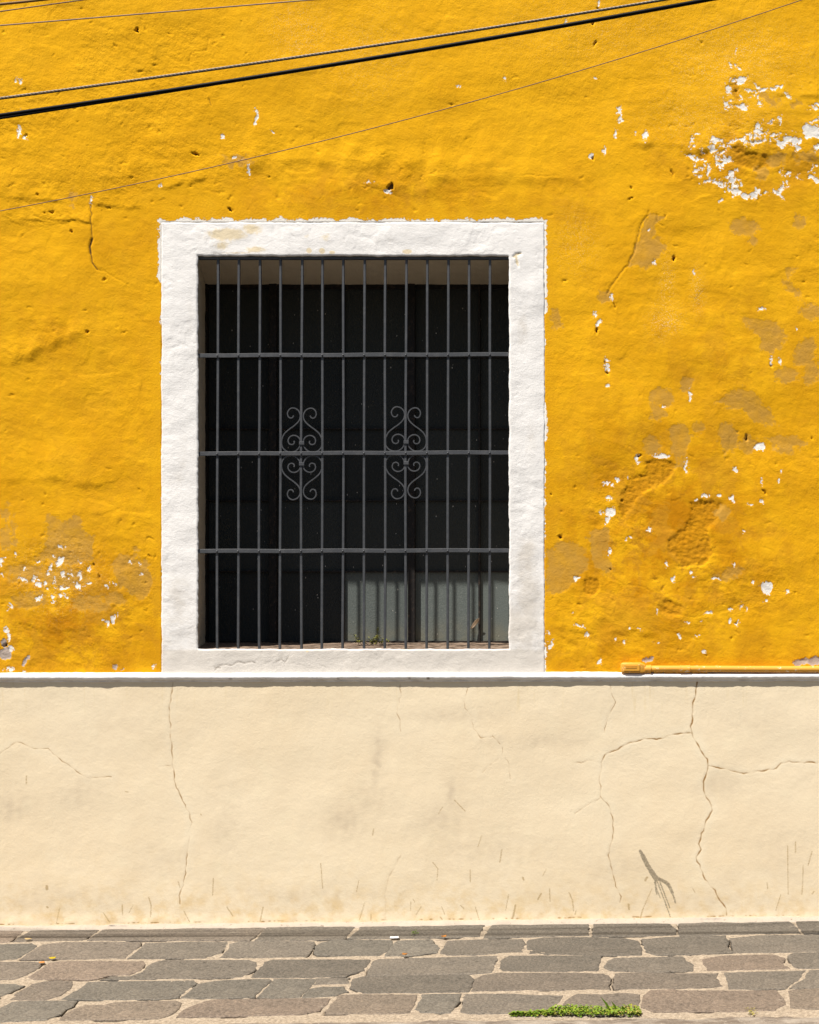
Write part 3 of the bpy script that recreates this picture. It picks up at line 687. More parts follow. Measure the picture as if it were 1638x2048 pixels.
# ---- dado
m_cream = mat_cream()
XD = np.concatenate([np.arange(-1500, -40, 60.), np.arange(-40, 1680, 1.8), np.arange(1680, 3001, 60.)])
YD = np.concatenate([np.arange(1358, 1866, 1.8), [1900.]])
fd = Field(XD, YD); PX, PY = fd.PX, fd.PY
crk = fd.new(0.0); scuff = fd.new(); mark = fd.new(); halo = fd.new(0.0)
main = [('D9', [(1270,530),(1300,640),(1290,720)], 1.2, .25), ('D7', [(1013,40),(1005,120),(988,170),(985,250),(978,305),(1000,360),(1030,410),(1068,460),(1065,520),(1045,570),(1045,610),(1070,670),(1090,720),(1060,770),(1035,840),(1022,890),(1028,920),(1003,960),(1025,1000),(1050,1070),(1100,1130),(1130,1180),(1160,1220),(1162,1255)], 1.5, .8),
        ('D7', [(978,318),(890,325),(820,352),(740,350),(660,375),(600,405),(535,435),(520,472)], 1.3, .75), ('D7', [(520,472),(460,462),(420,475),(370,475)], 1.2, .5),
        ('D7', [(520,472),(512,560),(518,650),(560,700),(580,770),(580,850),(555,950),(580,1040),(595,1110),(620,1160),(615,1190)], 1.3, .55),
        ('D7', [(518,655),(440,695),(385,735)], 1.2, .4), ('D7', [(560,60),(575,130),(595,165),(575,200),(545,260),(535,320)], 1.2, .5),
        ('D7', [(1068,487),(1130,500),(1200,520),(1250,527),(1340,515),(1415,505),(1440,480),(1480,468),(1560,472),(1680,477)], 1.3, .8), ('D7', [(15,390),(12,440),(40,460),(55,560)], 1.1, .35),
        ('D8', [(890,40),(885,110),(868,190),(875,260),(880,350),(890,490),(900,580),(930,650),(970,730),(985,780),(975,830),(960,930),(955,1020),(940,1100),(925,1150),(925,1195)], 1.3, .62),
        ('D8', [(-60,450),(0,430),(45,400),(88,368),(140,380),(180,400),(250,402),(290,440),(340,475),(400,520),(460,552),(520,548),(575,545)], 1.2, .5), ('D8', [(840,490),(888,490)], 1.0, .5),
        ('D9', [(632,110),(640,200),(615,290),(605,345),(632,390),(638,480)], 1.2, .45), ('D9', [(1185,100),(1150,190),(1135,240),(1140,295),(1185,350),(1215,460),(1270,530),(1360,520),(1418,580)], 1.2, .5),
        ('D9', [(650,1440),(590,1550),(540,1630),(518,1700),(520,1960)], 2.2, .3), ('D9', [(1415,690),(1360,730),(1280,810)], 1.2, .35)]
for c, p, w, a in main:
    P = pl(c, p); one = fd.new(0.0); fd.crack(one, P, w * 1.12, min(a * 1.15, 1), 1.6); S = fd.box(P, 14)
    crk[S] = np.maximum(crk[S], one[S] * np.clip(.85 + 1.1 * perlin(PX[S] / 16, PY[S] / 16, 112), .25, 1.25))
    S = fd.box(P, 30); dd = fd.seg(S, P)
    halo[S] = np.maximum(halo[S], .45 * a * np.exp(-((dd - 5) / 9) ** 2) * np.clip(.6 + perlin(PX[S] / 25, PY[S] / 40, 111), 0, 1))
for c, w, p in (('D9',5,[(10,1520),(25,1715)]),('D9',6,[(310,1650),(290,1745)]),('D9',4,[(355,1830),(315,1960)]),('D9',4,[(890,1510),(930,1560),(925,1650)]),('D9',5,[(1185,1570),(1185,1665)]),
 ('D9',5,[(1060,1020),(1145,1108)]),('D9',7,[(425,1250),(418,1300)]),('D9',5,[(1225,1860),(1255,1960)]),('D9',5,[(800,1860),(760,1920)]),('D9',4,[(960,1860),(985,1920)]),('D9',7,[(405,1920),(405,1965)]),
 ('D9',4,[(718,1820),(715,1890)]),('D9',4,[(1275,1300),(1245,1390)]),('D9',5,[(970,1070),(935,1130)]),('D9',4,[(735,1800),(750,1825)]),('D9',4,[(1110,1850),(1135,1875)]),('D9',8,[(950,1940),(965,1960)]),
 ('D8',4,[(535,1240),(565,1285)]),('D8',12,[(245,1105),(245,1118)]),('D8',5,[(765,1160),(778,1200),(775,1260)]),('D8',5,[(1095,1065),(1092,1150)]),('D8',4,[(915,1080),(925,1110)]),('D8',5,[(1165,1210),(1195,1255)]),
 ('D8',5,[(1350,1210),(1335,1285)]),('D8',4,[(310,1215),(295,1290)]),('D8',5,[(630,1200),(632,1250)]),('D8',4,[(685,1200),(665,1240)]),('D8',5,[(140,540),(140,580)]),('D8',4,[(945,1230),(975,1285)]),('D8',8,[(245,1210),(250,1212)]),
 ('D8',5,[(1030,735),(1034,740)]),('D8',4,[(645,620),(660,622)]),('D7',5,[(1515,880),(1515,935)]),('D7',5,[(1600,930),(1580,1000)]),('D7',5,[(1370,1090),(1372,1120)]),('D7',4,[(1550,1120),(1548,1150)]),('D7',6,[(1612,1135),(1600,1147)]),
 ('D7',8,[(660,1200),(662,1225)]),('D7',4,[(780,1120),(735,1220)]),('D7',6,[(735,1220),(718,1278)]),('D7',9,[(755,1062),(745,1078)]),('D7',5,[(355,1140),(372,1180),(378,1235)]),('D7',7,[(212,1145),(195,1175)]),('D7',5,[(255,1120),(258,1185)]),
 ('D7',8,[(118,1062),(122,1074)]),('D7',8,[(80,1205),(68,1265)]),('D7',5,[(392,1232),(385,1252)]),('D7',3,[(238,1020),(220,1055)]),('D7',3,[(1475,900),(1478,1150)]),('D7',3,[(1555,1000),(1550,1140)]),('D7',3,[(1440,1150),(1415,1230)]),
 ('D7',5,[(10,920),(0,985)]),('D7',4,[(45,1150),(30,1230)]),('D7',4,[(990,1120),(1000,1140)])):
    fd.stroke(scuff, pl(c, p), max(w / CROP[c][2] * 1.2, 1.9))
for w, p in ((15,[(300,78),(318,112)]),(22,[(318,112),(355,185),(395,250)]),(26,[(385,235),(420,285)]),(17,[(415,275),(490,312),(512,335)]),(15,[(510,325),(540,390)]),(9,[(540,390),(563,465)]),(9,[(412,290),(418,370),(425,400)]),
              (7,[(425,300),(470,420),(500,500),(525,570)]),(7,[(445,305),(490,420),(520,500)]),(5,[(405,310),(450,430)])):
    fd.stroke(mark, pl('D10', p), w / 3.74 * (1.5 if w > 12 else 1.2))
bl = 1847.5 - .0116 * PX
crk = np.maximum(crk, np.exp(-((PY - bl - 1.2 * perlin(PX / 30, PX * 0, 113)) / 1.5) ** 2) * np.clip(.1 + 1.3 * perlin(PX / 60, PX * 0, 114) + 1.2 * perlin(PX / 7, PX * 0, 115), 0, .9))
drip = sstep(1470, 1372, PY) * np.clip(.35 + .9 * perlin(PX / 130, PX * 0, 121), 0, .7) + .0 * PX
base = sstep(1740, 1842, PY) * (.55 + .35 * perlin(PX / 60, PY / 40, 124)) + .12 * sstep(1600, 1800, PY)
stn_shade = .0 * PX
for x, y, rx, ry, a in ((755, 1520, 12, 60, .35), (690, 1640, 40, 40, .25), (905, 1580, 16, 30, .3), (740, 1590, 60, 50, .14), (880, 1640, 50, 40, .22), (30, 1610, 40, 30, .25), (1440, 1570, 40, 25, .2), (900, 1430, 130, 14, .16), (1060, 1480, 120, 14, .16), (160, 1585, 60, 40, .14), (455, 1660, 40, 90, .14), (960, 1700, 120, 60, .14), (1230, 1730, 60, 50, .12), (330, 1720, 60, 40, .12), (1560, 1700, 50, 70, .13), (620, 1790, 160, 20, .16), (1400, 1800, 200, 20, .16), (150, 1800, 180, 20, .16), (1500, 1440, 90, 30, .1), (250, 1450, 110, 40, .08)):  # smears, plus two long ones standing in for a faint diagonal cable shadow
    stn_shade = np.maximum(stn_shade, 1.8 * a * np.exp(-((PX - x) / rx) ** 2 - ((PY - y) / ry) ** 2) * np.clip(.7 + perlin(PX / 14, PY / 14, 123), 0, 1.3))
hd = DADO + .0032 * perlin(PX / 300, PY / 220, 131) + .0022 * perlin(PX / 110, PY / 80, 132) + .0007 * fbm(PX / 44, PY / 38, 2, 133) + .00025 * fbm(PX / 14, PY / 12, 2, 134)
hd = hd + .0018 * sstep(1352, 1372, PY) * sstep(1400, 1372, PY) * perlin(PX / 60, PX * 0, 135)
hd = hd + .0004 * halo - .0008 * crk + .003 * sstep(1820, 1846, PY) * (.5 + perlin(PX / 25, PY / 25, 136))
co = np.stack([wx(PX), -hd, wz(PY)], -1).reshape(-1, 3)
mesh_np('dado', co, grid_quads(len(YD), len(XD)), m_cream, house,
        {'crack': crk, 'scuff': scuff, 'mark': mark, 'halo': halo, 'drip': drip, 'base': base, 'stain_shade': stn_shade})

# ================================================================== WINDOW GRILLE
Mg = Mat('charcoal grille paint')
c = Mg.mix(Mg.ramp(Mg.noise(30, 5, .6), .4, .7), (0.048, 0.051, 0.056), (0.068, 0.070, 0.074))
m_grille = Mg.out(c, .5, Mg.bump(Mg.noise(170, 4, .65), .0012, .5), .45)
grille = empty('window_grille', (float(wx(707)), .015, float(wz(WB))))
tag(grille, 'charcoal iron window grille of upright bars with two scrollwork ornaments', 'grille')
GL = grille.location.copy()
def gchild(o):
    o.matrix_parent_inverse.identity()
    o.location = o.location - GL if False else o.location
    return o
def to_grille(name, bm, smooth=False):
    for v in bm.verts: v.co -= GL
    return mesh_bm(name, bm, m_grille, grille, smooth)
BARS = [434, 476, 518, 560, 602.3, 644, 686, 728, 770, 811.5, 854, 896, 938, 980]
YF, YB = .0125, .0225           # front and back face of the upright bars
rb = random.Random(11)
for px in BARS:
    bm = bmesh.new(); ph = rb.uniform(0, 6); am = rb.uniform(.2, .9)
    zs = [508, 600, 712, 780, 907, 1000, 1102, 1200, 1302]
    pts = [Vector((float(wx(px - (z - 512) / 790 * 1.6 + am * math.sin(z / 130 + ph))), (YF + YB) / 2, float(wz(z)))) for z in zs]
    hw = .0052
    b = .0013
    sweep(bm, pts, [(-hw, -hw + b), (-hw + b, -hw), (hw - b, -hw), (hw, -hw + b), (hw, hw - b), (hw - b, hw), (-hw + b, hw), (-hw, hw - b)])
    to_grille('bar', bm)
for (yl, yr) in ((710.3, 708.0), (907.0, 904.5), (1102.2, 1100.6)):
    bm = bmesh.new()
    hh = 4.0 * K
    pts = []
    for i in range(60):
        px = 393.5 + (1019.5 - 393.5) * i / 59
        pts.append(Vector((float(wx(px)), YF - .0028, float(wz(yl + (yr - yl) * i / 59 + .4 * math.sin(i * .31 + yl))))))
    b = .001
    sweep(bm, pts, [(-hh, -.0026 + b), (-hh + b, -.0026), (hh - b, -.0026), (hh, -.0026 + b), (hh, .0026), (-hh, .0026)])
    cb = to_grille('crossbar', bm)
    for px in BARS:
        bm = bmesh.new()
        bmesh.ops.create_uvsphere(bm, u_segments=10, v_segments=6, radius=.0042)
        pz = yl + (yr - yl) * (px - 393) / 626
        for v in bm.verts:
            v.co.y *= .8
            v.co += Vector((float(wx(px - (pz - 512) / 790 * 1.6)), YF - .0055, float(wz(pz + .4))))
            v.co -= GL
        mesh_bm('rivet', bm, m_grille, cb, True)
bm = bmesh.new(); bm_box(bm, float(wx(394)), float(wx(1019)), YF - .003, YB + .006, float(wz(517.2)), float(wz(509.5)), .001)
to_grille('top_rail', bm)
scroll = [(300,300),(290,325),(270,345),(240,350),(210,338),(190,308),(180,265),(190,222),(218,182),(255,160),(298,157),(345,170),(385,198),(415,240),(430,290),(430,330),(415,385),(385,430),(345,470),
          (290,515),(230,556),(175,600),(130,642),(98,690),(75,745),(66,800),(67,860),(82,915),(115,960),(155,990),(205,1006),(255,1010),(305,1003),(350,982),(390,945),(418,900),(433,850),(434,805),(424,765),(400,728),
          (362,700),(318,687),(275,690),(236,708),(208,738),(193,778),(197,815),(213,845),(238,860),(268,864),(295,854),(313,830),(314,808),(303,795)]
def smooth_pts(P, n=3):
    out = []
    for i in range(len(P) - 1):
        p0 = P[max(i - 1, 0)]; p1 = P[i]; p2 = P[i + 1]; p3 = P[min(i + 2, len(P) - 1)]
        for j in range(n):
            t = j / n
            out.append(tuple(.5 * (2 * p1[k] + (p2[k] - p0[k]) * t + (2 * p0[k] - 5 * p1[k] + 4 * p2[k] - p3[k]) * t * t + (3 * p1[k] - p0[k] - 3 * p2[k] + p3[k]) * t ** 3) for k in (0, 1)))
    out.append(P[-1]); return out
SCR = smooth_pts([((u - 462) / 9.75, (v - 1046) / 9.75) for u, v in scroll])
for cxp, cyp in ((602.2, 907.3), (811.6, 905.3)):
    for sx in (1, -1):
        for sy in (1, -1):
            jx = rb.uniform(.97, 1.03); jy = rb.uniform(.985, 1.015)
            pts = [Vector((float(wx(cxp + sx * u * jx)), YF + .0052, float(wz(cyp + sy * v * jy)))) for u, v in SCR]
            bm = bmesh.new()
            sweep(bm, pts, [(-.0023, -.0048), (.0023, -.0048), (.0027, -.003), (.0027, .005), (-.0027, .005), (-.0027, -.003)])
            to_grille('scroll', bm, False)
    for dv in (-21.5, 20.3):
        bm = bmesh.new()
        bm_box(bm, float(wx(cxp - 5.2)), float(wx(cxp + 5.2)), YF - .004, YB + .003, float(wz(cyp + dv + 3.3)), float(wz(cyp + dv - 3.3)), .0012)
        to_grille('collar', bm)

# ================================================================== CONDUIT
Mc = Mat('yellow painted conduit')
c = Mc.mix(Mc.noise(16, 4, .6), (0.74, 0.36, 0.03), (0.66, 0.32, 0.045))
nrm = Mc.n('ShaderNodeNewGeometry')
c = Mc.mix(Mc.ramp(Mc.noise(85, 4, .7, Mc.mapping((.5, 1, 1))), .60, .67), c, (0.80, 0.70, 0.52))
m_cond = Mc.out(c, .55, Mc.bump(Mc.noise(120, 4, .6), .001, .5), .4)
cy_ = -.0165
cond = empty('conduit', (float(wx(1300)), cy_, float(wz(1337.5))))
tag(cond, 'yellow painted conduit pipe lying along the white ledge', 'pipe')
CL = cond.location.copy()
def to_cond(name, bm, parent=None, smooth=True):
    for v in bm.verts: v.co -= CL
    return mesh_bm(name, bm, m_cond, parent or cond, smooth)
bm = bmesh.new()
sweep(bm, [Vector((float(wx(x)), cy_, float(wz(1337.4 + .5 * math.sin(x / 120))))) for x in np.linspace(1292, 2900, 60)], circ(.0132, 20), Vector((0, 0, 1)))
to_cond('pipe', bm)
bm = bmesh.new()
rings = [(1241, .55), (1242.2, .8), (1244.5, .95), (1249, 1.0), (1280, 1.0), (1284, .93), (1289, .74), (1291, .70)]
def rrect(hw, hh, r, n=5):
    out = []
    for cx, cy, a0 in ((hw - r, hh - r, 0), (-hw + r, hh - r, 90), (-hw + r, -hh + r, 180), (hw - r, -hh + r, 270)):
        for i in range(n):
            a = math.radians(a0 + 90 * i / (n - 1)); out.append((cx + r * math.cos(a), cy + r * math.sin(a)))
    return out
sweep(bm, [Vector((float(wx(p)), cy_ + .001, float(wz(1334.8 + (1.6 if p > 1283 else 0))))) for p, s in rings], rrect(.017, .0215, .007), Vector((0, 0, 1)), True, [s for p, s in rings])
body = to_cond('conduit_body', bm)
bm = bmesh.new(); bm_box(bm, float(wx(1247)), float(wx(1279)), cy_ - .0195, cy_ - .015, float(wz(1341)), float(wz(1328)), .002)
lid = to_cond('cover_plate', bm, body, False)
for dz_ in (1331.3, 1334.5):
    bm = bmesh.new(); bm_box(bm, float(wx(1251)), float(wx(1273)), cy_ - .0210, cy_ - .0192, float(wz(dz_ + .9)), float(wz(dz_ - .3)), .0006)
    to_cond('rib', bm, body, False)
for a, b, r in ((1289, 1299, .0155), (1299, 1301.5, .0175), (1360, 1378, .0152), (1359, 1360.5, .0162), (1377.5, 1379, .0162)):
    bm = bmesh.new()
    sweep(bm, [Vector((float(wx(x)), cy_, float(wz(1337.4)))) for x in (a, (a + b) / 2, b)], circ(r, 20), Vector((0, 0, 1)))
    to_cond('coupling', bm, None, False)
# plaster dabs bedding the pipe
rr = random.Random(4)
for i in range(26):
    bm = bmesh.new()
    x0 = 1286 + i * 5 + rr.uniform(-2, 2); w = rr.uniform(3, 9)
    bm_box(bm, float(wx(x0)), float(wx(x0 + w)), -rr.uniform(.010, .020), .002, float(wz(1346.5)), float(wz(rr.uniform(1341.5, 1344.5))), .001)
    to_cond('plaster_dab', bm, None, False)

# ================================================================== PAVEMENT
STONES = [
 [(1,-100,155),(1,245,150),(1,90,272),(1,-100,285)],
 [(1,365,126),(1,700,122),(1,1025,125),(1,820,255),(1,130,263)],
 [(1,1070,122),(2,0,108),(2,600,112),(2,1005,118),(2,1030,138),(2,895,258),(2,300,256),(2,0,258),(1,880,252)],
 [(2,1060,130),(2,1300,115),(2,1638,108),(3,340,105),(3,335,125),(3,265,205),(3,240,240),(2,1400,255),(2,955,258)],
 [(3,415,108),(3,700,98),(3,985,102),(3,955,155),(3,930,230),(3,700,238),(3,295,235),(3,400,140)],
 [(3,1000,105),(3,1300,85),(3,1620,88),(3,1600,150),(3,1575,215),(3,1300,228),(3,945,235),(3,965,155)],
 [(4,130,100),(4,600,92),(4,1070,95),(4,1068,140),(4,1078,208),(4,700,215),(4,50,232),(4,60,190)],
 [(4,1140,95),(4,1638,85),(5,265,75),(5,320,135),(5,315,185),(5,0,198),(4,1125,215)],
 [(5,350,62),(5,800,45),(5,1340,40),(5,1400,85),(5,1455,165),(5,800,180),(5,370,198),(5,360,150),(5,370,120)],
 [(5,1420,40),(5,1750,32),(5,1750,165),(5,1505,170),(5,1450,95)],
 [(1,-100,300),(1,310,288),(1,355,315),(1,290,370),(1,155,438),(1,-100,460)],
 [(1,430,300),(1,620,280),(1,1000,270),(1,1385,275),(1,1390,300),(1,1235,430),(1,800,437),(1,210,445),(1,280,395),(1,400,320)],
 [(1,1450,285),(1,1638,278),(2,300,268),(2,660,268),(2,680,295),(2,600,375),(2,450,430),(2,0,435),(1,1280,435),(1,1410,330)],
 [(2,700,290),(2,790,268),(2,1200,262),(2,1520,265),(2,1535,285),(2,1470,395),(2,1440,415),(2,1100,420),(2,600,425),(2,690,350)],
 [(2,1560,310),(2,1610,280),(3,150,250),(3,700,255),(3,725,290),(3,640,380),(3,580,408),(3,300,408),(3,0,402),(2,1540,385)],
 [(3,775,262),(3,1100,245),(3,1120,280),(3,1180,330),(3,1150,375),(3,900,405),(3,655,412),(3,690,350)],
 [(3,1280,260),(3,1638,245),(4,420,245),(4,430,280),(4,410,365),(4,200,380),(3,1550,398),(3,1280,400),(3,1210,380),(3,1240,310)],
 [(4,490,250),(4,620,228),(4,1000,225),(4,1400,235),(4,1560,265),(4,1600,340),(4,1595,400),(4,1300,405),(4,800,395),(4,490,385),(4,470,320)],
 [(5,30,225),(5,250,205),(5,770,195),(5,800,240),(5,790,290),(5,850,350),(5,500,365),(5,150,372),(5,60,345),(5,35,270)],
 [(5,830,215),(5,1100,190),(5,1750,180),(5,1750,335),(5,1300,345),(5,870,348),(5,850,280)],
 [(1,-100,475),(1,300,470),(1,430,480),(1,380,530),(1,250,600),(1,170,635),(1,-100,650)],
 [(1,480,480),(1,600,462),(1,1000,458),(1,1420,462),(1,1450,495),(1,1400,560),(1,1280,600),(1,1080,605),(1,980,635),(1,880,650),(1,560,640),(1,350,648),(1,270,620),(1,420,530)],
 [(1,1475,505),(1,1560,464),(1,1638,456),(2,400,450),(2,880,448),(2,960,470),(2,965,505),(2,940,555),(2,830,620),(2,500,632),(2,0,640),(1,990,650),(1,1095,617),(1,1295,614),(1,1408,572)],
 [(2,1050,470),(2,1130,450),(2,1638,448),(3,300,445),(3,490,448),(3,480,480),(3,430,550),(3,250,610),(3,0,620),(2,1300,625),(2,920,618),(2,960,570),(2,1020,510)],
 [(3,590,440),(3,900,430),(3,1638,412),(4,165,410),(4,160,440),(4,105,575),(4,0,586),(3,1400,588),(3,900,598),(3,480,602),(3,500,540),(3,530,460)],
 [(4,225,440),(4,290,408),(4,800,408),(4,1180,410),(4,1190,440),(4,1170,555),(4,800,565),(4,250,560),(4,195,545)],
 [(4,1270,460),(4,1340,435),(5,60,395),(5,380,385),(5,420,425),(5,490,460),(5,470,515),(5,200,522),(5,0,520),(4,1300,555),(4,1240,535)],
 [(5,570,405),(5,720,378),(5,1000,370),(5,1220,368),(5,1310,400),(5,1295,450),(5,1360,490),(5,1000,500),(5,620,515),(5,600,460)],
 [(5,1360,375),(5,1400,355),(5,1750,350),(5,1750,485),(5,1430,490),(5,1385,430)],
 [(1,-100,690),(1,150,692),(1,230,710),(1,100,770),(1,-100,850)],
 [(1,330,690),(1,430,668),(1,600,658),(1,700,668),(1,725,695),(1,680,740),(1,600,800),(1,440,845),(1,110,848),(1,160,790)],
 [(1,880,672),(1,1200,662),(1,1638,656),(2,340,647),(2,360,670),(2,240,760),(2,170,818),(2,0,832),(1,1100,845),(1,620,838),(1,740,770)],
 [(2,380,690),(2,600,655),(2,870,645),(2,1080,645),(2,1090,660),(2,1000,740),(2,930,820),(2,600,832),(2,220,825),(2,310,750)],
 [(2,1140,640),(2,1545,637),(2,1500,700),(2,1380,820),(2,1200,828),(2,970,825),(2,1070,720)],
 [(2,1570,640),(3,0,635),(3,285,632),(3,270,680),(3,0,690),(2,1540,695)],
 [(2,1480,745),(2,1600,720),(3,0,722),(3,220,718),(3,265,765),(3,150,800),(3,0,815),(2,1420,825)],
 [(3,340,640),(3,420,617),(3,900,609),(3,1470,603),(3,1520,640),(3,1500,700),(3,1470,765),(3,1000,772),(3,430,778),(3,380,755),(3,300,720)],
 [(3,1550,640),(3,1620,605),(4,200,580),(4,1000,577),(4,1230,584),(4,1275,600),(4,1275,740),(4,1000,742),(4,500,748),(4,0,755),(3,1510,755),(3,1530,690)],
 [(4,1350,590),(4,1638,575),(5,300,540),(5,700,540),(5,690,580),(5,740,650),(5,600,672),(5,200,672),(5,0,675),(4,1345,740),(4,1340,660)],
 [(5,770,530),(5,1100,518),(5,1528,508),(5,1478,580),(5,1328,675),(5,1000,688),(5,810,682),(5,800,630)],
 [(5,1546,508),(5,1750,495),(5,1750,665),(5,1400,680),(5,1348,678),(5,1492,590)],
 [(1,140,862),(1,400,855),(1,760,858),(1,720,910),(1,640,945),(1,600,990),(1,450,1045),(1,150,1060),(1,-100,1062),(1,-100,985),(1,20,925)],
 [(1,830,905),(1,1020,905),(1,1150,872),(1,1638,862),(2,150,860),(2,210,885),(2,180,935),(2,90,1000),(2,0,1030),(1,1300,1040),(1,600,1045),(1,660,985)],
 [(2,270,935),(2,440,870),(2,560,850),(2,1100,840),(2,1638,835),(3,90,835),(3,60,890),(3,-20,950),(2,1400,990),(2,900,1005),(2,170,1020),(2,220,975)],
 [(3,190,800),(3,400,795),(3,960,798),(3,940,870),(3,890,975),(3,500,985),(3,70,980),(3,110,900)],
 [(3,1025,795),(3,1390,790),(3,1370,860),(3,1300,945),(3,1290,975),(3,1010,970),(3,960,940),(3,1000,870)],
 [(3,1450,790),(4,0,785),(4,350,785),(4,430,795),(4,815,805),(4,800,850),(4,700,930),(4,600,970),(4,200,980),(3,1480,985),(3,1410,965),(3,1430,870)],
 [(4,870,840),(4,960,790),(4,1200,795),(4,1450,780),(4,1570,795),(4,1575,960),(4,1500,1000),(4,900,1000),(4,780,960),(4,820,890)],
 [(5,35,760),(5,100,700),(5,300,688),(5,360,700),(5,900,700),(5,1240,695),(5,1310,760),(5,1325,820),(5,1220,870),(5,900,885),(5,130,890),(5,30,850)],
 [(5,1370,700),(5,1440,685),(5,1750,670),(5,1750,865),(5,1520,860),(5,1400,845),(5,1380,770)],
]
# tones picked stone by stone: 0 grey, 1 warm grey, 2 green grey, 3 pinkish tan, 4 dark grey, 5 sandy
TONE = [3,1,1,0,4,4,4,4,4,4, 2,1,0,0,2,2,0,4,4,0, 1,3,0,4,0,4,0,3,0, 2,1,2,2,2,0,2,4,1,1,0,0, 2,5,3,5,2,0,1,3,5]
TC = [(0.118,0.104,0.086),(0.126,0.107,0.087),(0.115,0.105,0.088),(0.147,0.117,0.092),(0.100,0.089,0.074),(0.156,0.128,0.100)]
polys = []
for P in STONES: polys.append([on_ground(*cp(*p)) for p in P])
# the same paving carries on past both ends of what is surveyed
rows_y = [(-.045, -.235), (-.26, -.50), (-.525, -.70), (-.725, -.92), (-.945, -1.20)]
re_ = random.Random(21)
for r, (ya, yb) in enumerate(rows_y):
    for sgn in (-1, 1):
        lim = [on_ground(-100 / 4.964, 1900)[0], on_ground(1280 + 1750 / 4.575, 1900)[0]][0 if sgn < 0 else 1]
        row = [p for p in polys if abs(sum(v[1] for v in p) / len(p) - (ya + yb) / 2) < .1]
        x = (min(min(v[0] for v in p) for p in row) if sgn < 0 else max(max(v[0] for v in p) for p in row)) + sgn * .03
        for k in range(4):
            L = re_.uniform(.32, .6)
            a, b = (x, x + sgn * L); x0, x1 = min(a, b), max(a, b)
            j = lambda s=.02: re_.uniform(-s, s)
            polys.append([(x0 + j(), ya + j(.006)), ((x0 + x1) / 2, ya + j(.008)), (x1 + j(), ya + j(.006)), (x1 + j(), (ya + yb) / 2), (x1 + j(), yb + j(.006)), ((x0 + x1) / 2, yb + j(.008)), (x0 + j(), yb + j(.006))])
            TONE.append(re_.choice([0, 1, 2, 4, 0, 1, 3]))
            x += sgn * (L + .03)

Mst = Mat('basalt paving')
oi = Mst.n('ShaderNodeObjectInfo')
c = Mst.mix(Mst.ramp(Mst.noise(5, 5, .6), .3, .7), oi.outputs['Color'], Mst.mix(1.0, oi.outputs['Color'], (1.22, 1.2, 1.18, 1), 'MULTIPLY'))
c = Mst.mix(Mst.ramp(Mst.noise(33, 5, .7), .62, .8, 0, .5), c, (0.34, 0.29, 0.235))
c = Mst.mix(Mst.ramp(Mst.noise(7, 6, .75, None, .6), .63, .74, 0, .45), c, (0.36, 0.31, 0.25))
pit = Mst.ramp(Mst.noise(60, 3, .6, Mst.mapping((.55, 1.3, 1))), .36, .29)
c = Mst.mix(Mst.math('MULTIPLY', pit, .75), c, (0.03, 0.025, 0.02))
c = Mst.mix(1.0, c, Mst.mix(Mst.ramp(Mst.noise(105, 5, .8), .3, .7), (0.55, 0.55, 0.55, 1), (1.5, 1.48, 1.44, 1)), 'MULTIPLY')
b = Mst.bump(Mst.noise(300, 4, .65), .0022, .9)
b = Mst.bump(Mst.noise(34, 6, .65), .012, .7, b)
b = Mst.bump(Mst.math('SUBTRACT', 1.0, pit), .003, .8, b)
m_stone = Mst.out(c, .75, b, .3)

Mm = Mat('lime mortar joints')
c = Mm.mix(Mm.noise(9, 5, .6), (0.275, 0.230, 0.176), (0.365, 0.308, 0.238))
c = Mm.mix(Mm.ramp(Mm.noise(70, 5, .7), .45, .75), c, (0.25, 0.205, 0.155))
c = Mm.mix(Mm.ramp(Mm.attr('gap'), .3, .8), c, (0.035, 0.027, 0.02))
c = Mm.mix(1.0, c, Mm.mix(Mm.ramp(Mm.noise(95, 5, .8), .3, .7), (0.6, 0.58, 0.55, 1), (1.42, 1.4, 1.37, 1)), 'MULTIPLY')
m_mortar = Mm.out(c, .9, Mm.bump(Mm.noise(130, 5, .65), .004, .7), .15)

def grow(P, d):
    n = len(P); ar = sum(P[i][0] * P[(i + 1) % n][1] - P[(i + 1) % n][0] * P[i][1] for i in range(n)); sg = 1 if ar > 0 else -1
    out = []
    for i in range(n):
        a, b_, c_ = P[i - 1], P[i], P[(i + 1) % n]
        e0 = Vector((b_[0] - a[0], b_[1] - a[1])).normalized(); e1 = Vector((c_[0] - b_[0], c_[1] - b_[1])).normalized()
        nn = Vector((sg * (e0.y + e1.y), -sg * (e0.x + e1.x)))
        L2 = max(nn.length_squared, .8); nn = nn * (2 * d / L2)
        out.append((b_[0] + nn.x, b_[1] + nn.y))
    return out
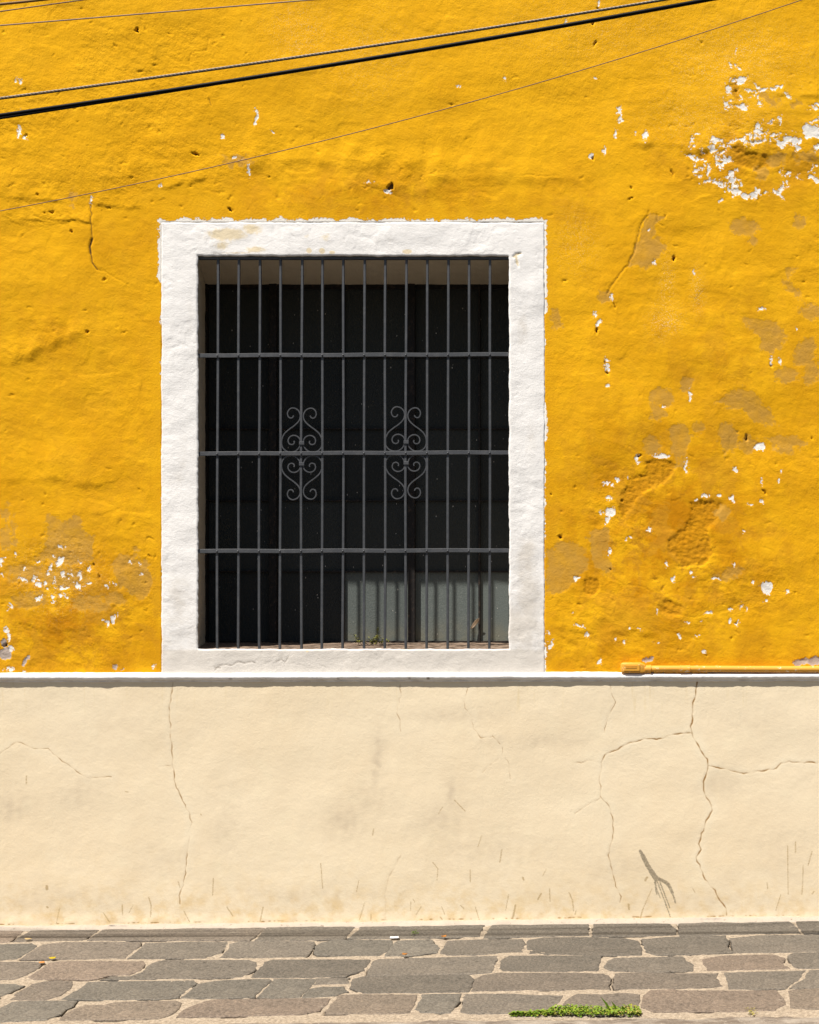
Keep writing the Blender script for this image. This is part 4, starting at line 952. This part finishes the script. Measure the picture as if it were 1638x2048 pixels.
# mortar bed as a fine sheet, cracked open here and there along the stones
gx = np.arange(-1.95, 2.6, .0045); gx = np.concatenate([[-5.5, -4.5, -3.4, -2.6], gx, [3.2, 4.2, 5.5]])
gy = np.arange(.02, -1.262, -.0075)
GX, GY = np.meshgrid(gx, gy)
gap = np.zeros(GX.shape); hump = .0016 * fbm(GX * 9, GY * 9, 3, 141) + .0012 * fbm(GX * 40, GY * 40, 2, 142)
rings_w = []
rs = random.Random(9)
for pi, P in enumerate(polys):
    if pi not in (21, 22, 39, 40): P = grow(P, .0052)
    R = []
    n = len(P)
    for i in range(n):
        a, b_ = P[i], P[(i + 1) % n]
        m = max(2, int(math.hypot(b_[0] - a[0], b_[1] - a[1]) / .017))
        for k in range(m):
            t = k / m
            x = a[0] + (b_[0] - a[0]) * t; y = a[1] + (b_[1] - a[1]) * t
            x += .006 * float(perlin(x * 20, y * 20, 151)) + .008 * float(perlin(x * 55, y * 55, 153)) + .004 * float(perlin(x * 120, y * 120, 157))
            y += .0045 * float(perlin(x * 20, y * 20, 152)) + .006 * float(perlin(x * 55, y * 55, 154)) + .003 * float(perlin(x * 120, y * 120, 158))
            R.append((x, y))
    rings_w.append(R)
    xs_ = [p[0] for p in R]; ys_ = [p[1] for p in R]
    ia, ib = np.searchsorted(gx, [min(xs_) - .03, max(xs_) + .03])
    sel = np.where((gy < max(ys_) + .03) & (gy > min(ys_) - .03))[0]
    if ib - ia < 2 or len(sel) < 2: continue
    S = (slice(sel[0], sel[-1] + 1), slice(ia, ib))
    x, y = GX[S], GY[S]; dd = np.full(x.shape, 1e9)
    for (ax, ay), (bx_, by_) in zip(R, R[1:] + R[:1]):
        ex, ey = bx_ - ax, by_ - ay; L = ex * ex + ey * ey + 1e-12
        t = np.clip(((x - ax) * ex + (y - ay) * ey) / L, 0, 1)
        dd = np.minimum(dd, np.hypot(x - ax - t * ex, (y - ay - t * ey) * .8))
    gate = sstep(.10, .26, perlin(x * 5.5, y * 7 + 3, 155) + .25 * perlin(x * 20, y * 20, 156))
    gap[S] = np.maximum(gap[S], np.exp(-(dd / .0048) ** 2) * gate)
gz = ground_z(GX) + hump - .009 * gap
pav = mesh_np('pavement', np.stack([GX, GY, gz], -1).reshape(-1, 3), grid_quads(len(gy), len(gx)), m_mortar, None, dict(gap=gap))
tag(pav, 'stone paved footway of dark slabs in pale mortar', kind='structure')
def inset(R, d):
    n = len(R); out = []
    area = sum(R[i][0] * R[(i + 1) % n][1] - R[(i + 1) % n][0] * R[i][1] for i in range(n))
    sg = 1 if area > 0 else -1
    for i in range(n):
        a, b_ = R[i - 1], R[(i + 1) % n]
        tx, ty = b_[0] - a[0], b_[1] - a[1]; L = math.hypot(tx, ty) + 1e-9
        out.append((R[i][0] - sg * ty / L * d, R[i][1] + sg * tx / L * d))
    return out
for i, R in enumerate(rings_w):
    cx = sum(p[0] for p in R) / len(R); cy = sum(p[1] for p in R) / len(R); cz = ground_z(cx)
    bm = bmesh.new()
    lift = rs.uniform(.0005, .0025); tx_, ty_ = rs.uniform(-.006, .006), rs.uniform(-.008, .008)
    def ring(Rk, z): return [bm.verts.new((p[0] - cx, p[1] - cy, ground_z(p[0]) - cz + z + (tx_ * (p[0] - cx) + ty_ * (p[1] - cy)) * (z > -.01))) for p in Rk]
    r0 = ring(R, -.025); r1 = ring(R, lift - .0015); r2 = ring(inset(R, .003), lift + .0006); r3 = ring(inset(R, .009), lift + .0014)
    n = len(R)
    for a, b_ in ((r0, r1), (r1, r2), (r2, r3)):
        for k in range(n): bm.faces.new((a[k], a[(k + 1) % n], b_[(k + 1) % n], b_[k]))
    f = bm.faces.new(r3); bmesh.ops.triangulate(bm, faces=[f])
    o = mesh_bm('paving_stone', bm, m_stone, pav)
    o.location = (cx, cy, cz)
    t = TC[TONE[i]]; v = rs.uniform(.92, 1.1)
    o.color = (t[0] * v, t[1] * v, t[2] * v, 1)
# fillet of mortar where the wall meets the stones
xs = np.concatenate([np.arange(-3.4, -1.8, .05), np.arange(-1.8, 2.2, .006), np.arange(2.2, 4, .05)])
pr = [(.004, .017), (-.010, .0135), (-.018, .011), (-.026, .0065), (-.032, .002), (-.038, -.006)]
FXg, FI = np.meshgrid(xs, np.arange(len(pr)))
pa = np.array(pr)
wv = fbm(FXg * 6, FI * 0, 3, 161)
fy = pa[FI, 0] - .010 - (.016 * wv + .004 * perlin(FXg * 60, FI * .7, 162)) * (FI > 1)
fz = ground_z(FXg) + pa[FI, 1] + .0045 * fbm(FXg * 10, FI * .3, 2, 163) + .002 * perlin(FXg * 70, FI * .6, 164)
Mfl = Mat('pale mortar fillet')
c = Mfl.mix(Mfl.noise(12, 5, .65), (0.34, 0.285, 0.225), (0.46, 0.395, 0.32))
m_fil = Mfl.out(Mfl.mix(Mfl.ramp(Mfl.noise(45, 5, .7), .60, .72), c, (0.14, 0.10, 0.07)), .9, Mfl.bump(Mfl.noise(110, 5, .65), .004, .7), .15)
fq = grid_quads(len(pr), len(xs))
mesh_np('mortar_fillet', np.stack([FXg, fy, fz], -1).reshape(-1, 3), fq, m_fil, pav)

# kerb and road
Mk = Mat('rough kerb concrete')
c = Mk.mix(Mk.ramp(Mk.noise(16, 5, .7, Mk.mapping((.35, 1, 1))), .38, .66), (0.155, 0.125, 0.098), (0.34, 0.295, 0.24))
c = Mk.mix(Mk.ramp(Mk.noise(80, 4, .7), .55, .75, 0, .7), c, (0.44, 0.385, 0.32))
m_kerb = Mk.out(c, .9, Mk.bump(Mk.noise(60, 6, .7), .008, .8), .15)
kx = np.concatenate([[-5.5, -4, -3], np.arange(-2.2, 2.8, .012), [3.5, 4.5, 5.5]]); ky = np.concatenate([np.arange(-1.222, -1.44, -.012), [-1.445, -1.447, -1.448]])
KX, KY = np.meshgrid(kx, ky)
ky2 = KY + .007 * perlin(KX * 5, KY * 0, 171) * (KY > -1.25)
kz = ground_z(KX) + .004 + .006 * fbm(KX * 7, KY * 12, 3, 172) + .004 * fbm(KX * 30, KY * 40, 2, 173) - .02 * np.exp(-((KY + 1.222) / .01) ** 2)
kz[-2] -= .03; kz[-1] -= .22
kerb = mesh_np('kerb', np.stack([KX, ky2, kz], -1).reshape(-1, 3), grid_quads(len(ky), len(kx)), m_kerb)
tag(kerb, 'rough concrete kerb edging the stone pavement', kind='structure')
Mr = Mat('street asphalt')
m_road = Mr.out(Mr.mix(Mr.noise(30, 5, .7), (0.04, 0.038, 0.035), (0.065, 0.06, 0.055)), .9, Mr.bump(Mr.noise(120, 4), .005, .6), .2)
bm = bmesh.new()
vs = [bm.verts.new((x, y, ground_z(x) - .13)) for x, y in ((-60, -60), (60, -60), (60, -1.43), (-60, -1.43))]
bm.faces.new(vs)
tag(mesh_bm('road', bm, m_road), 'asphalt street in front of the kerb', kind='structure')

# ================================================================== OVERHEAD CABLES
Mk1 = Mat('black cable sheath'); m_black = Mk1.out(Mk1.mix(Mk1.noise(60, 3), (0.0025, 0.0025, 0.0025), (0.005, 0.0045, 0.004)), .5, None, .08)
Mk2 = Mat('weathered steel strand'); m_steel = Mk2.out(Mk2.mix(Mk2.noise(200, 3), (0.30, 0.26, 0.22), (0.48, 0.42, 0.36)), .6, None, .4)
Mk3 = Mat('thin brown wire'); m_brown = Mk3.out(Mk3.mix(Mk3.noise(60, 3), (0.15, 0.075, 0.045), (0.22, 0.12, 0.08)), .6, None, .3)
Mk4 = Mat('faded pinkish wire'); m_pink = Mk4.out((0.26, 0.17, 0.13), .6, None, .3)
def path(a, b_, c_, q0, q1, x0=-1500, x1=2300, n=100):
    """through three sighted points, q0..q1 metres out from the wall at the two ends of the frame"""
    A = np.polyfit([a[0], b_[0], c_[0]], [a[1], b_[1], c_[1]], 2)
    out = []
    for x in np.linspace(x0, x1, n):
        q = q0 + (q1 - q0) * x / 1638
        out.append(in_air(x, float(np.polyval(A, x)), q))
    return out
def tube(name, pts, r, mat, parent, n=8):
    bm = bmesh.new()
    o0 = parent.location
    sweep(bm, [p - o0 for p in pts], circ(r, n), Vector((0, 0, 1)))
    return mesh_bm(name, bm, mat, parent, True)
def cable(name, label, pts, r, mat, n=8):
    bm = bmesh.new(); o0 = pts[0]
    sweep(bm, [p - o0 for p in pts], circ(r, n), Vector((0, 0, 1)))
    o = mesh_bm(name, bm, mat, None, True); o.location = o0
    return tag(o, label, 'cable', 'overhead cables')
P0 = path((0, 231), (820, 104), (1413, 0), 1.36, 1.54)
root = empty('overhead_cable', P0[0]); tag(root, 'thickest black overhead cable, a bundle crossing the upper wall', 'cable', 'overhead cables')
tube('cable_sheath', P0, .0063, m_black, root, 12)
tube('cable_sheath', path((0, 236.5), (700, 124.2), (1413, 0.6), 1.36, 1.54), .0042, m_black, root)
P1 = path((0, 196.5), (820, 80.5), (1318, 1), 1.36, 1.54)
root = empty('overhead_cable', P1[0]); tag(root, 'steel strand lashed over a thin black cable above the thickest cable', 'cable', 'overhead cables')
tube('cable_sheath', path((0, 198.3), (820, 82), (1318, 2.5), 1.36, 1.54), .0023, m_black, root)
bms = bmesh.new()
Pf = path((0, 195.4), (820, 79.2), (1318, -.2), 1.355, 1.535, -1400, 2000, 2200)
sg = 0.0
for k in range(3):
    pts = []; sacc = 0.0
    for i, p in enumerate(Pf):
        if i: sacc += (p - Pf[i - 1]).length
        a = sacc / .017 * 2 * math.pi / 2.2 + k * 2 * math.pi / 3
        pts.append(p + Vector((0, math.cos(a), math.sin(a))) * .0010 - root.location)
    sweep(bms, pts, circ(.0012, 5), Vector((0, 0, 1)))
mesh_bm('steel_strand', bms, m_steel, root, True)
cable('overhead_wire', 'thin brown wire slanting just above the window surround', path((0, 422), (820, 237), (1603, 0), 1.5, 1.6), .0013, m_brown)
cable('overhead_wire', 'thin pinkish wire crossing the top left, lowest of three there', path((0, 51), (300, 26.5), (620, 0), 1.42, 1.5), .0020, m_pink)
cable('overhead_wire', 'thin brown wire in the top left corner, middle of three there', path((0, 23), (100, 9), (165, 0), 1.42, 1.5), .0019, m_brown)
Mk5 = Mat('dark ochre band'); m_och = Mk5.out((0.20, 0.09, 0.018), .6, None, .3)  # dark ochre band, drawn as a tube in front of the wall
cable('overhead_cable', 'brown band cutting the very top left corner', path((0, 8.5), (50, 3.4), (90, -1), 1.42, 1.5), .0042, m_och)

# ================================================================== SMALL THINGS
def leaf_mat(name, a, b_):
    M = Mat(name); oi = M.n('ShaderNodeNewGeometry')
    c = M.mix(oi.outputs['Random Per Island'], a, b_)
    m = M.out(c, .6, None, .25)
    M.b.inputs['Subsurface Weight'].default_value = 0.0
    return m
m_weed = leaf_mat('fresh weed leaves', (0.085, 0.17, 0.010), (0.22, 0.29, 0.022))
m_dryweed = leaf_mat('yellowing weed leaves', (0.24, 0.23, 0.03), (0.34, 0.27, 0.07))
def add_leaf(bm, p, L, W, yaw, pitch, fold=.25):
    c, s = math.cos(yaw), math.sin(yaw); cp_, sp = math.cos(pitch), math.sin(pitch)
    f = Vector((c * cp_, s * cp_, sp)); r = Vector((-s, c, 0)); u = r.cross(f) * -1
    a = bm.verts.new(p); t = bm.verts.new(p + f * L - u * L * .15)
    l = bm.verts.new(p + f * L * .5 + r * W / 2 + u * W * fold); rr_ = bm.verts.new(p + f * L * .5 - r * W / 2 + u * W * fold); m = bm.verts.new(p + f * L * .55)
    bm.faces.new((a, m, l)); bm.faces.new((l, m, t)); bm.faces.new((a, rr_, m)); bm.faces.new((rr_, t, m))
rw = random.Random(31)
bm = bmesh.new(); bmd = bmesh.new()
cnt = 0
while cnt < 2600:
    px = rw.uniform(1022, 1280)
    top = np.interp(px, [1016, 1050, 1095, 1105, 1140, 1200, 1260, 1275, 1282], [2031, 2027, 2024, 2018, 2016, 2019, 2018, 2020, 2026])
    bot = np.interp(px, [1016, 1095, 1150, 1200, 1275, 1282], [2033, 2033.5, 2034.5, 2036, 2034.5, 2030])
    py = rw.uniform(top + 2.5, bot)
    if float(perlin(px / 14, py / 4, 181)) < -.28: cnt += 1; continue
    x, y = on_ground(px, py); z = ground_z(x)
    hgt = rw.uniform(.0005, .011) * np.interp(px, [1016, 1095, 1110, 1270, 1282], [.4, .5, 1, 1, .5])
    L = rw.uniform(.007, .014)
    dry = rw.random() < np.interp(px, [1016, 1200, 1260, 1282], [.14, .10, .28, .6])
    add_leaf(bmd if dry else bm, Vector((x, y, z + .004 + hgt)), L, L * .62, rw.uniform(0, 6.28), rw.uniform(-.2, .9))
    cnt += 1
x, y = on_ground(1222, 2027)
for k in range(3):
    b0 = Vector((x + k * .02, y, ground_z(x) + .004)); tip = b0 + Vector((-.035 + k * .015, -.01, .055 - k * .014)); s_ = Vector((.002, 0, 0))
    v = [bm.verts.new(b0 - s_), bm.verts.new(b0 + s_), bm.verts.new((b0 + tip) / 2 + s_ * .8 + Vector((.004, 0, .004))), bm.verts.new(tip)]
    bm.faces.new(v)
weed = mesh_bm('weed_patch', bm, m_weed)
tag(weed, 'low green weeds growing along the kerb joint', 'weeds', kind='stuff')
dw = mesh_bm('dry_leaves', bmd, m_dryweed, weed); dw['kind'] = 'stuff'
# soil under the weeds
# weed on the window sill
def in_reveal(px, py_sill_img, q):   # point on the sill, q metres inside
    return Vector((float(XC + (px - VX) * K * (D + q) / D), q, float(wz(WB)) + .003))
plant = empty('sill_weed', in_reveal(745, 0, .30)); tag(plant, 'small yellow green weed sprouting on the window sill', 'plant')
PLc = plant.location.copy()
Msm = Mat('weed stem'); m_stem = Msm.out((0.20, 0.19, 0.04), .6, None, .2)
stems = [((-28, 0), (-40, .045), .8), ((-12, 0), (-22, .018), .6), ((6, 0), (12, .075), 1.2), ((0, 0), (-6, .025), 1.0), ((16, 0), (26, .028), .8), ((-4, 0), (4, .03), 1.0), ((20, 0), (36, .02), .5), ((10, 0), (16, .045), 1.0), ((-20, 0), (-34, .022), .5)]
bmf = bmesh.new()
for (a, _), (b_, hh), dens in stems:
    p0 = Vector((a * K, rw.uniform(-.03, .03), 0)); p1 = Vector((b_ * K, rw.uniform(-.05, .03), hh))
    mid = (p0 + p1) / 2 + Vector((0, 0, hh * .15))
    bm = bmesh.new(); sweep(bm, [p0, mid, p1], circ(.0011, 5), Vector((0, 1, 0)))
    mesh_bm('stem', bm, m_stem, plant, True)
    for i in range(int(26 * dens)):
        t = rw.uniform(.15, 1); p = p0.lerp(p1, t) + Vector((rw.gauss(0, .004), rw.gauss(0, .006), rw.gauss(0, .004)))
        p.z = max(p.z, .002)
        L = rw.uniform(.006, .013); add_leaf(bmf, p, L, L * .65, rw.uniform(0, 6.28), rw.uniform(-.3, 1.0))
m_sw = leaf_mat('sill weed leaves', (0.17, 0.21, 0.03), (0.36, 0.34, 0.06))
mesh_bm('foliage', bmf, m_sw, plant)

def tuft(label, px, py, n, size, seed):
    r = random.Random(seed); x, y = on_ground(px, py); bm = bmesh.new()
    for i in range(n):
        L = r.uniform(.005, .010) * size
        add_leaf(bm, Vector((r.gauss(0, .008) * size, r.gauss(0, .012) * size, .002 + abs(r.gauss(0, .004)) * size)), L, L * .5, r.uniform(0, 6.28), r.uniform(0, 1.1))
    o = mesh_bm('weed_tuft', bm, m_dryweed if seed % 2 else m_weed); o.location = (x, y, ground_z(x) + .002)
    return tag(o, label, 'weed')
tuft('tiny green weed in the joint between two slabs above the white paper scrap', 829, 1869, 40, 1.0, 2)
tuft('tiny yellowish weed at the wall foot on the far left', 192, 1853.5, 30, 1.0, 3)
tuft('tiny yellowish weed beside the kerb on the far right', 1502, 2029, 36, 1.2, 5)

def scrap(name, label, cat, px, py, lx, ly, col, curl=.2, seed=0, loc=None, rz=0):
    """a small curled leaf or scrap lying on the stones"""
    r = random.Random(seed); nx, ny = 7, 5
    bm = bmesh.new(); G = {}
    for i in range(nx):
        for j in range(ny):
            u = i / (nx - 1) * 2 - 1; v = j / (ny - 1) * 2 - 1
            w = math.sqrt(max(0, 1 - u * u * .92)) if cat == 'leaf' else 1
            G[i, j] = bm.verts.new((u * lx / 2 + r.uniform(-.04, .04) * lx, v * w * ly / 2 + r.uniform(-.05, .05) * ly, .003 + curl * (lx * .25 * u * u + ly * .25 * v * v) + r.uniform(0, .1) * ly * curl))
    for i in range(nx - 1):
        for j in range(ny - 1): bm.faces.new((G[i, j], G[i + 1, j], G[i + 1, j + 1], G[i, j + 1]))
    M = Mat(name + str(seed)); m = M.out(M.mix(M.noise(80, 4, .6), col, tuple(v * .6 for v in col)), .6, None, .3)
    o = mesh_bm(name, bm, m, None, True)
    sm = o.modifiers.new('thickness', 'SOLIDIFY'); sm.thickness = .0008
    if loc is None:
        x, y = on_ground(px, py); loc = (x, y, ground_z(x) + .0065)
    o.location = loc; o.rotation_euler = (0, 0, rz)
    return tag(o, label, cat)
scrap('paper_scrap', 'small white paper scrap lying on a paving joint', 'paper', 789, 1879.5, .034, .026, (0.85, 0.85, 0.85), .1, 1, None, .1)
scrap('fallen_leaf', 'bright yellow fallen leaf at the left of the pavement', 'leaf', 105, 1921.5, .024, .024, (0.62, 0.44, 0.012), .3, 2, None, .3)
scrap('fallen_leaf', 'orange fallen leaf in a joint beside the bright yellow leaf', 'leaf', 84, 1930, .020, .026, (0.55, 0.24, 0.06), .2, 3, None, .9)
scrap('fallen_leaf', 'pale tan fallen leaf near the wall on the left', 'leaf', 56, 1883, .028, .02, (0.50, 0.36, 0.16), .2, 4, None, -.2)
scrap('fallen_leaf', 'orange curled leaf right of the white paper scrap', 'leaf', 888, 1879, .022, .02, (0.42, 0.17, 0.03), .6, 5, None, .5)
scrap('fallen_leaf', 'orange curled leaf below the white paper scrap', 'leaf', 809.5, 1915, .022, .02, (0.42, 0.17, 0.03), .6, 6, None, -.4)
# dried leaf caught in cobweb against the pane
def back_pt(px, py, q): return (float(XC + (px - VX) * K * (D + q) / D), q, float(ZC - (py - VY) * K * (D + q) / D))
dl = scrap('dried_leaf', 'brown dried leaf caught in cobweb against the window pane', 'leaf', 0, 0, .06, .017, (0.20, 0.135, 0.08), .5, 7, back_pt(951, 1247, DEPTH - .016))
dl.rotation_euler = (math.radians(80), math.radians(-52), 0)
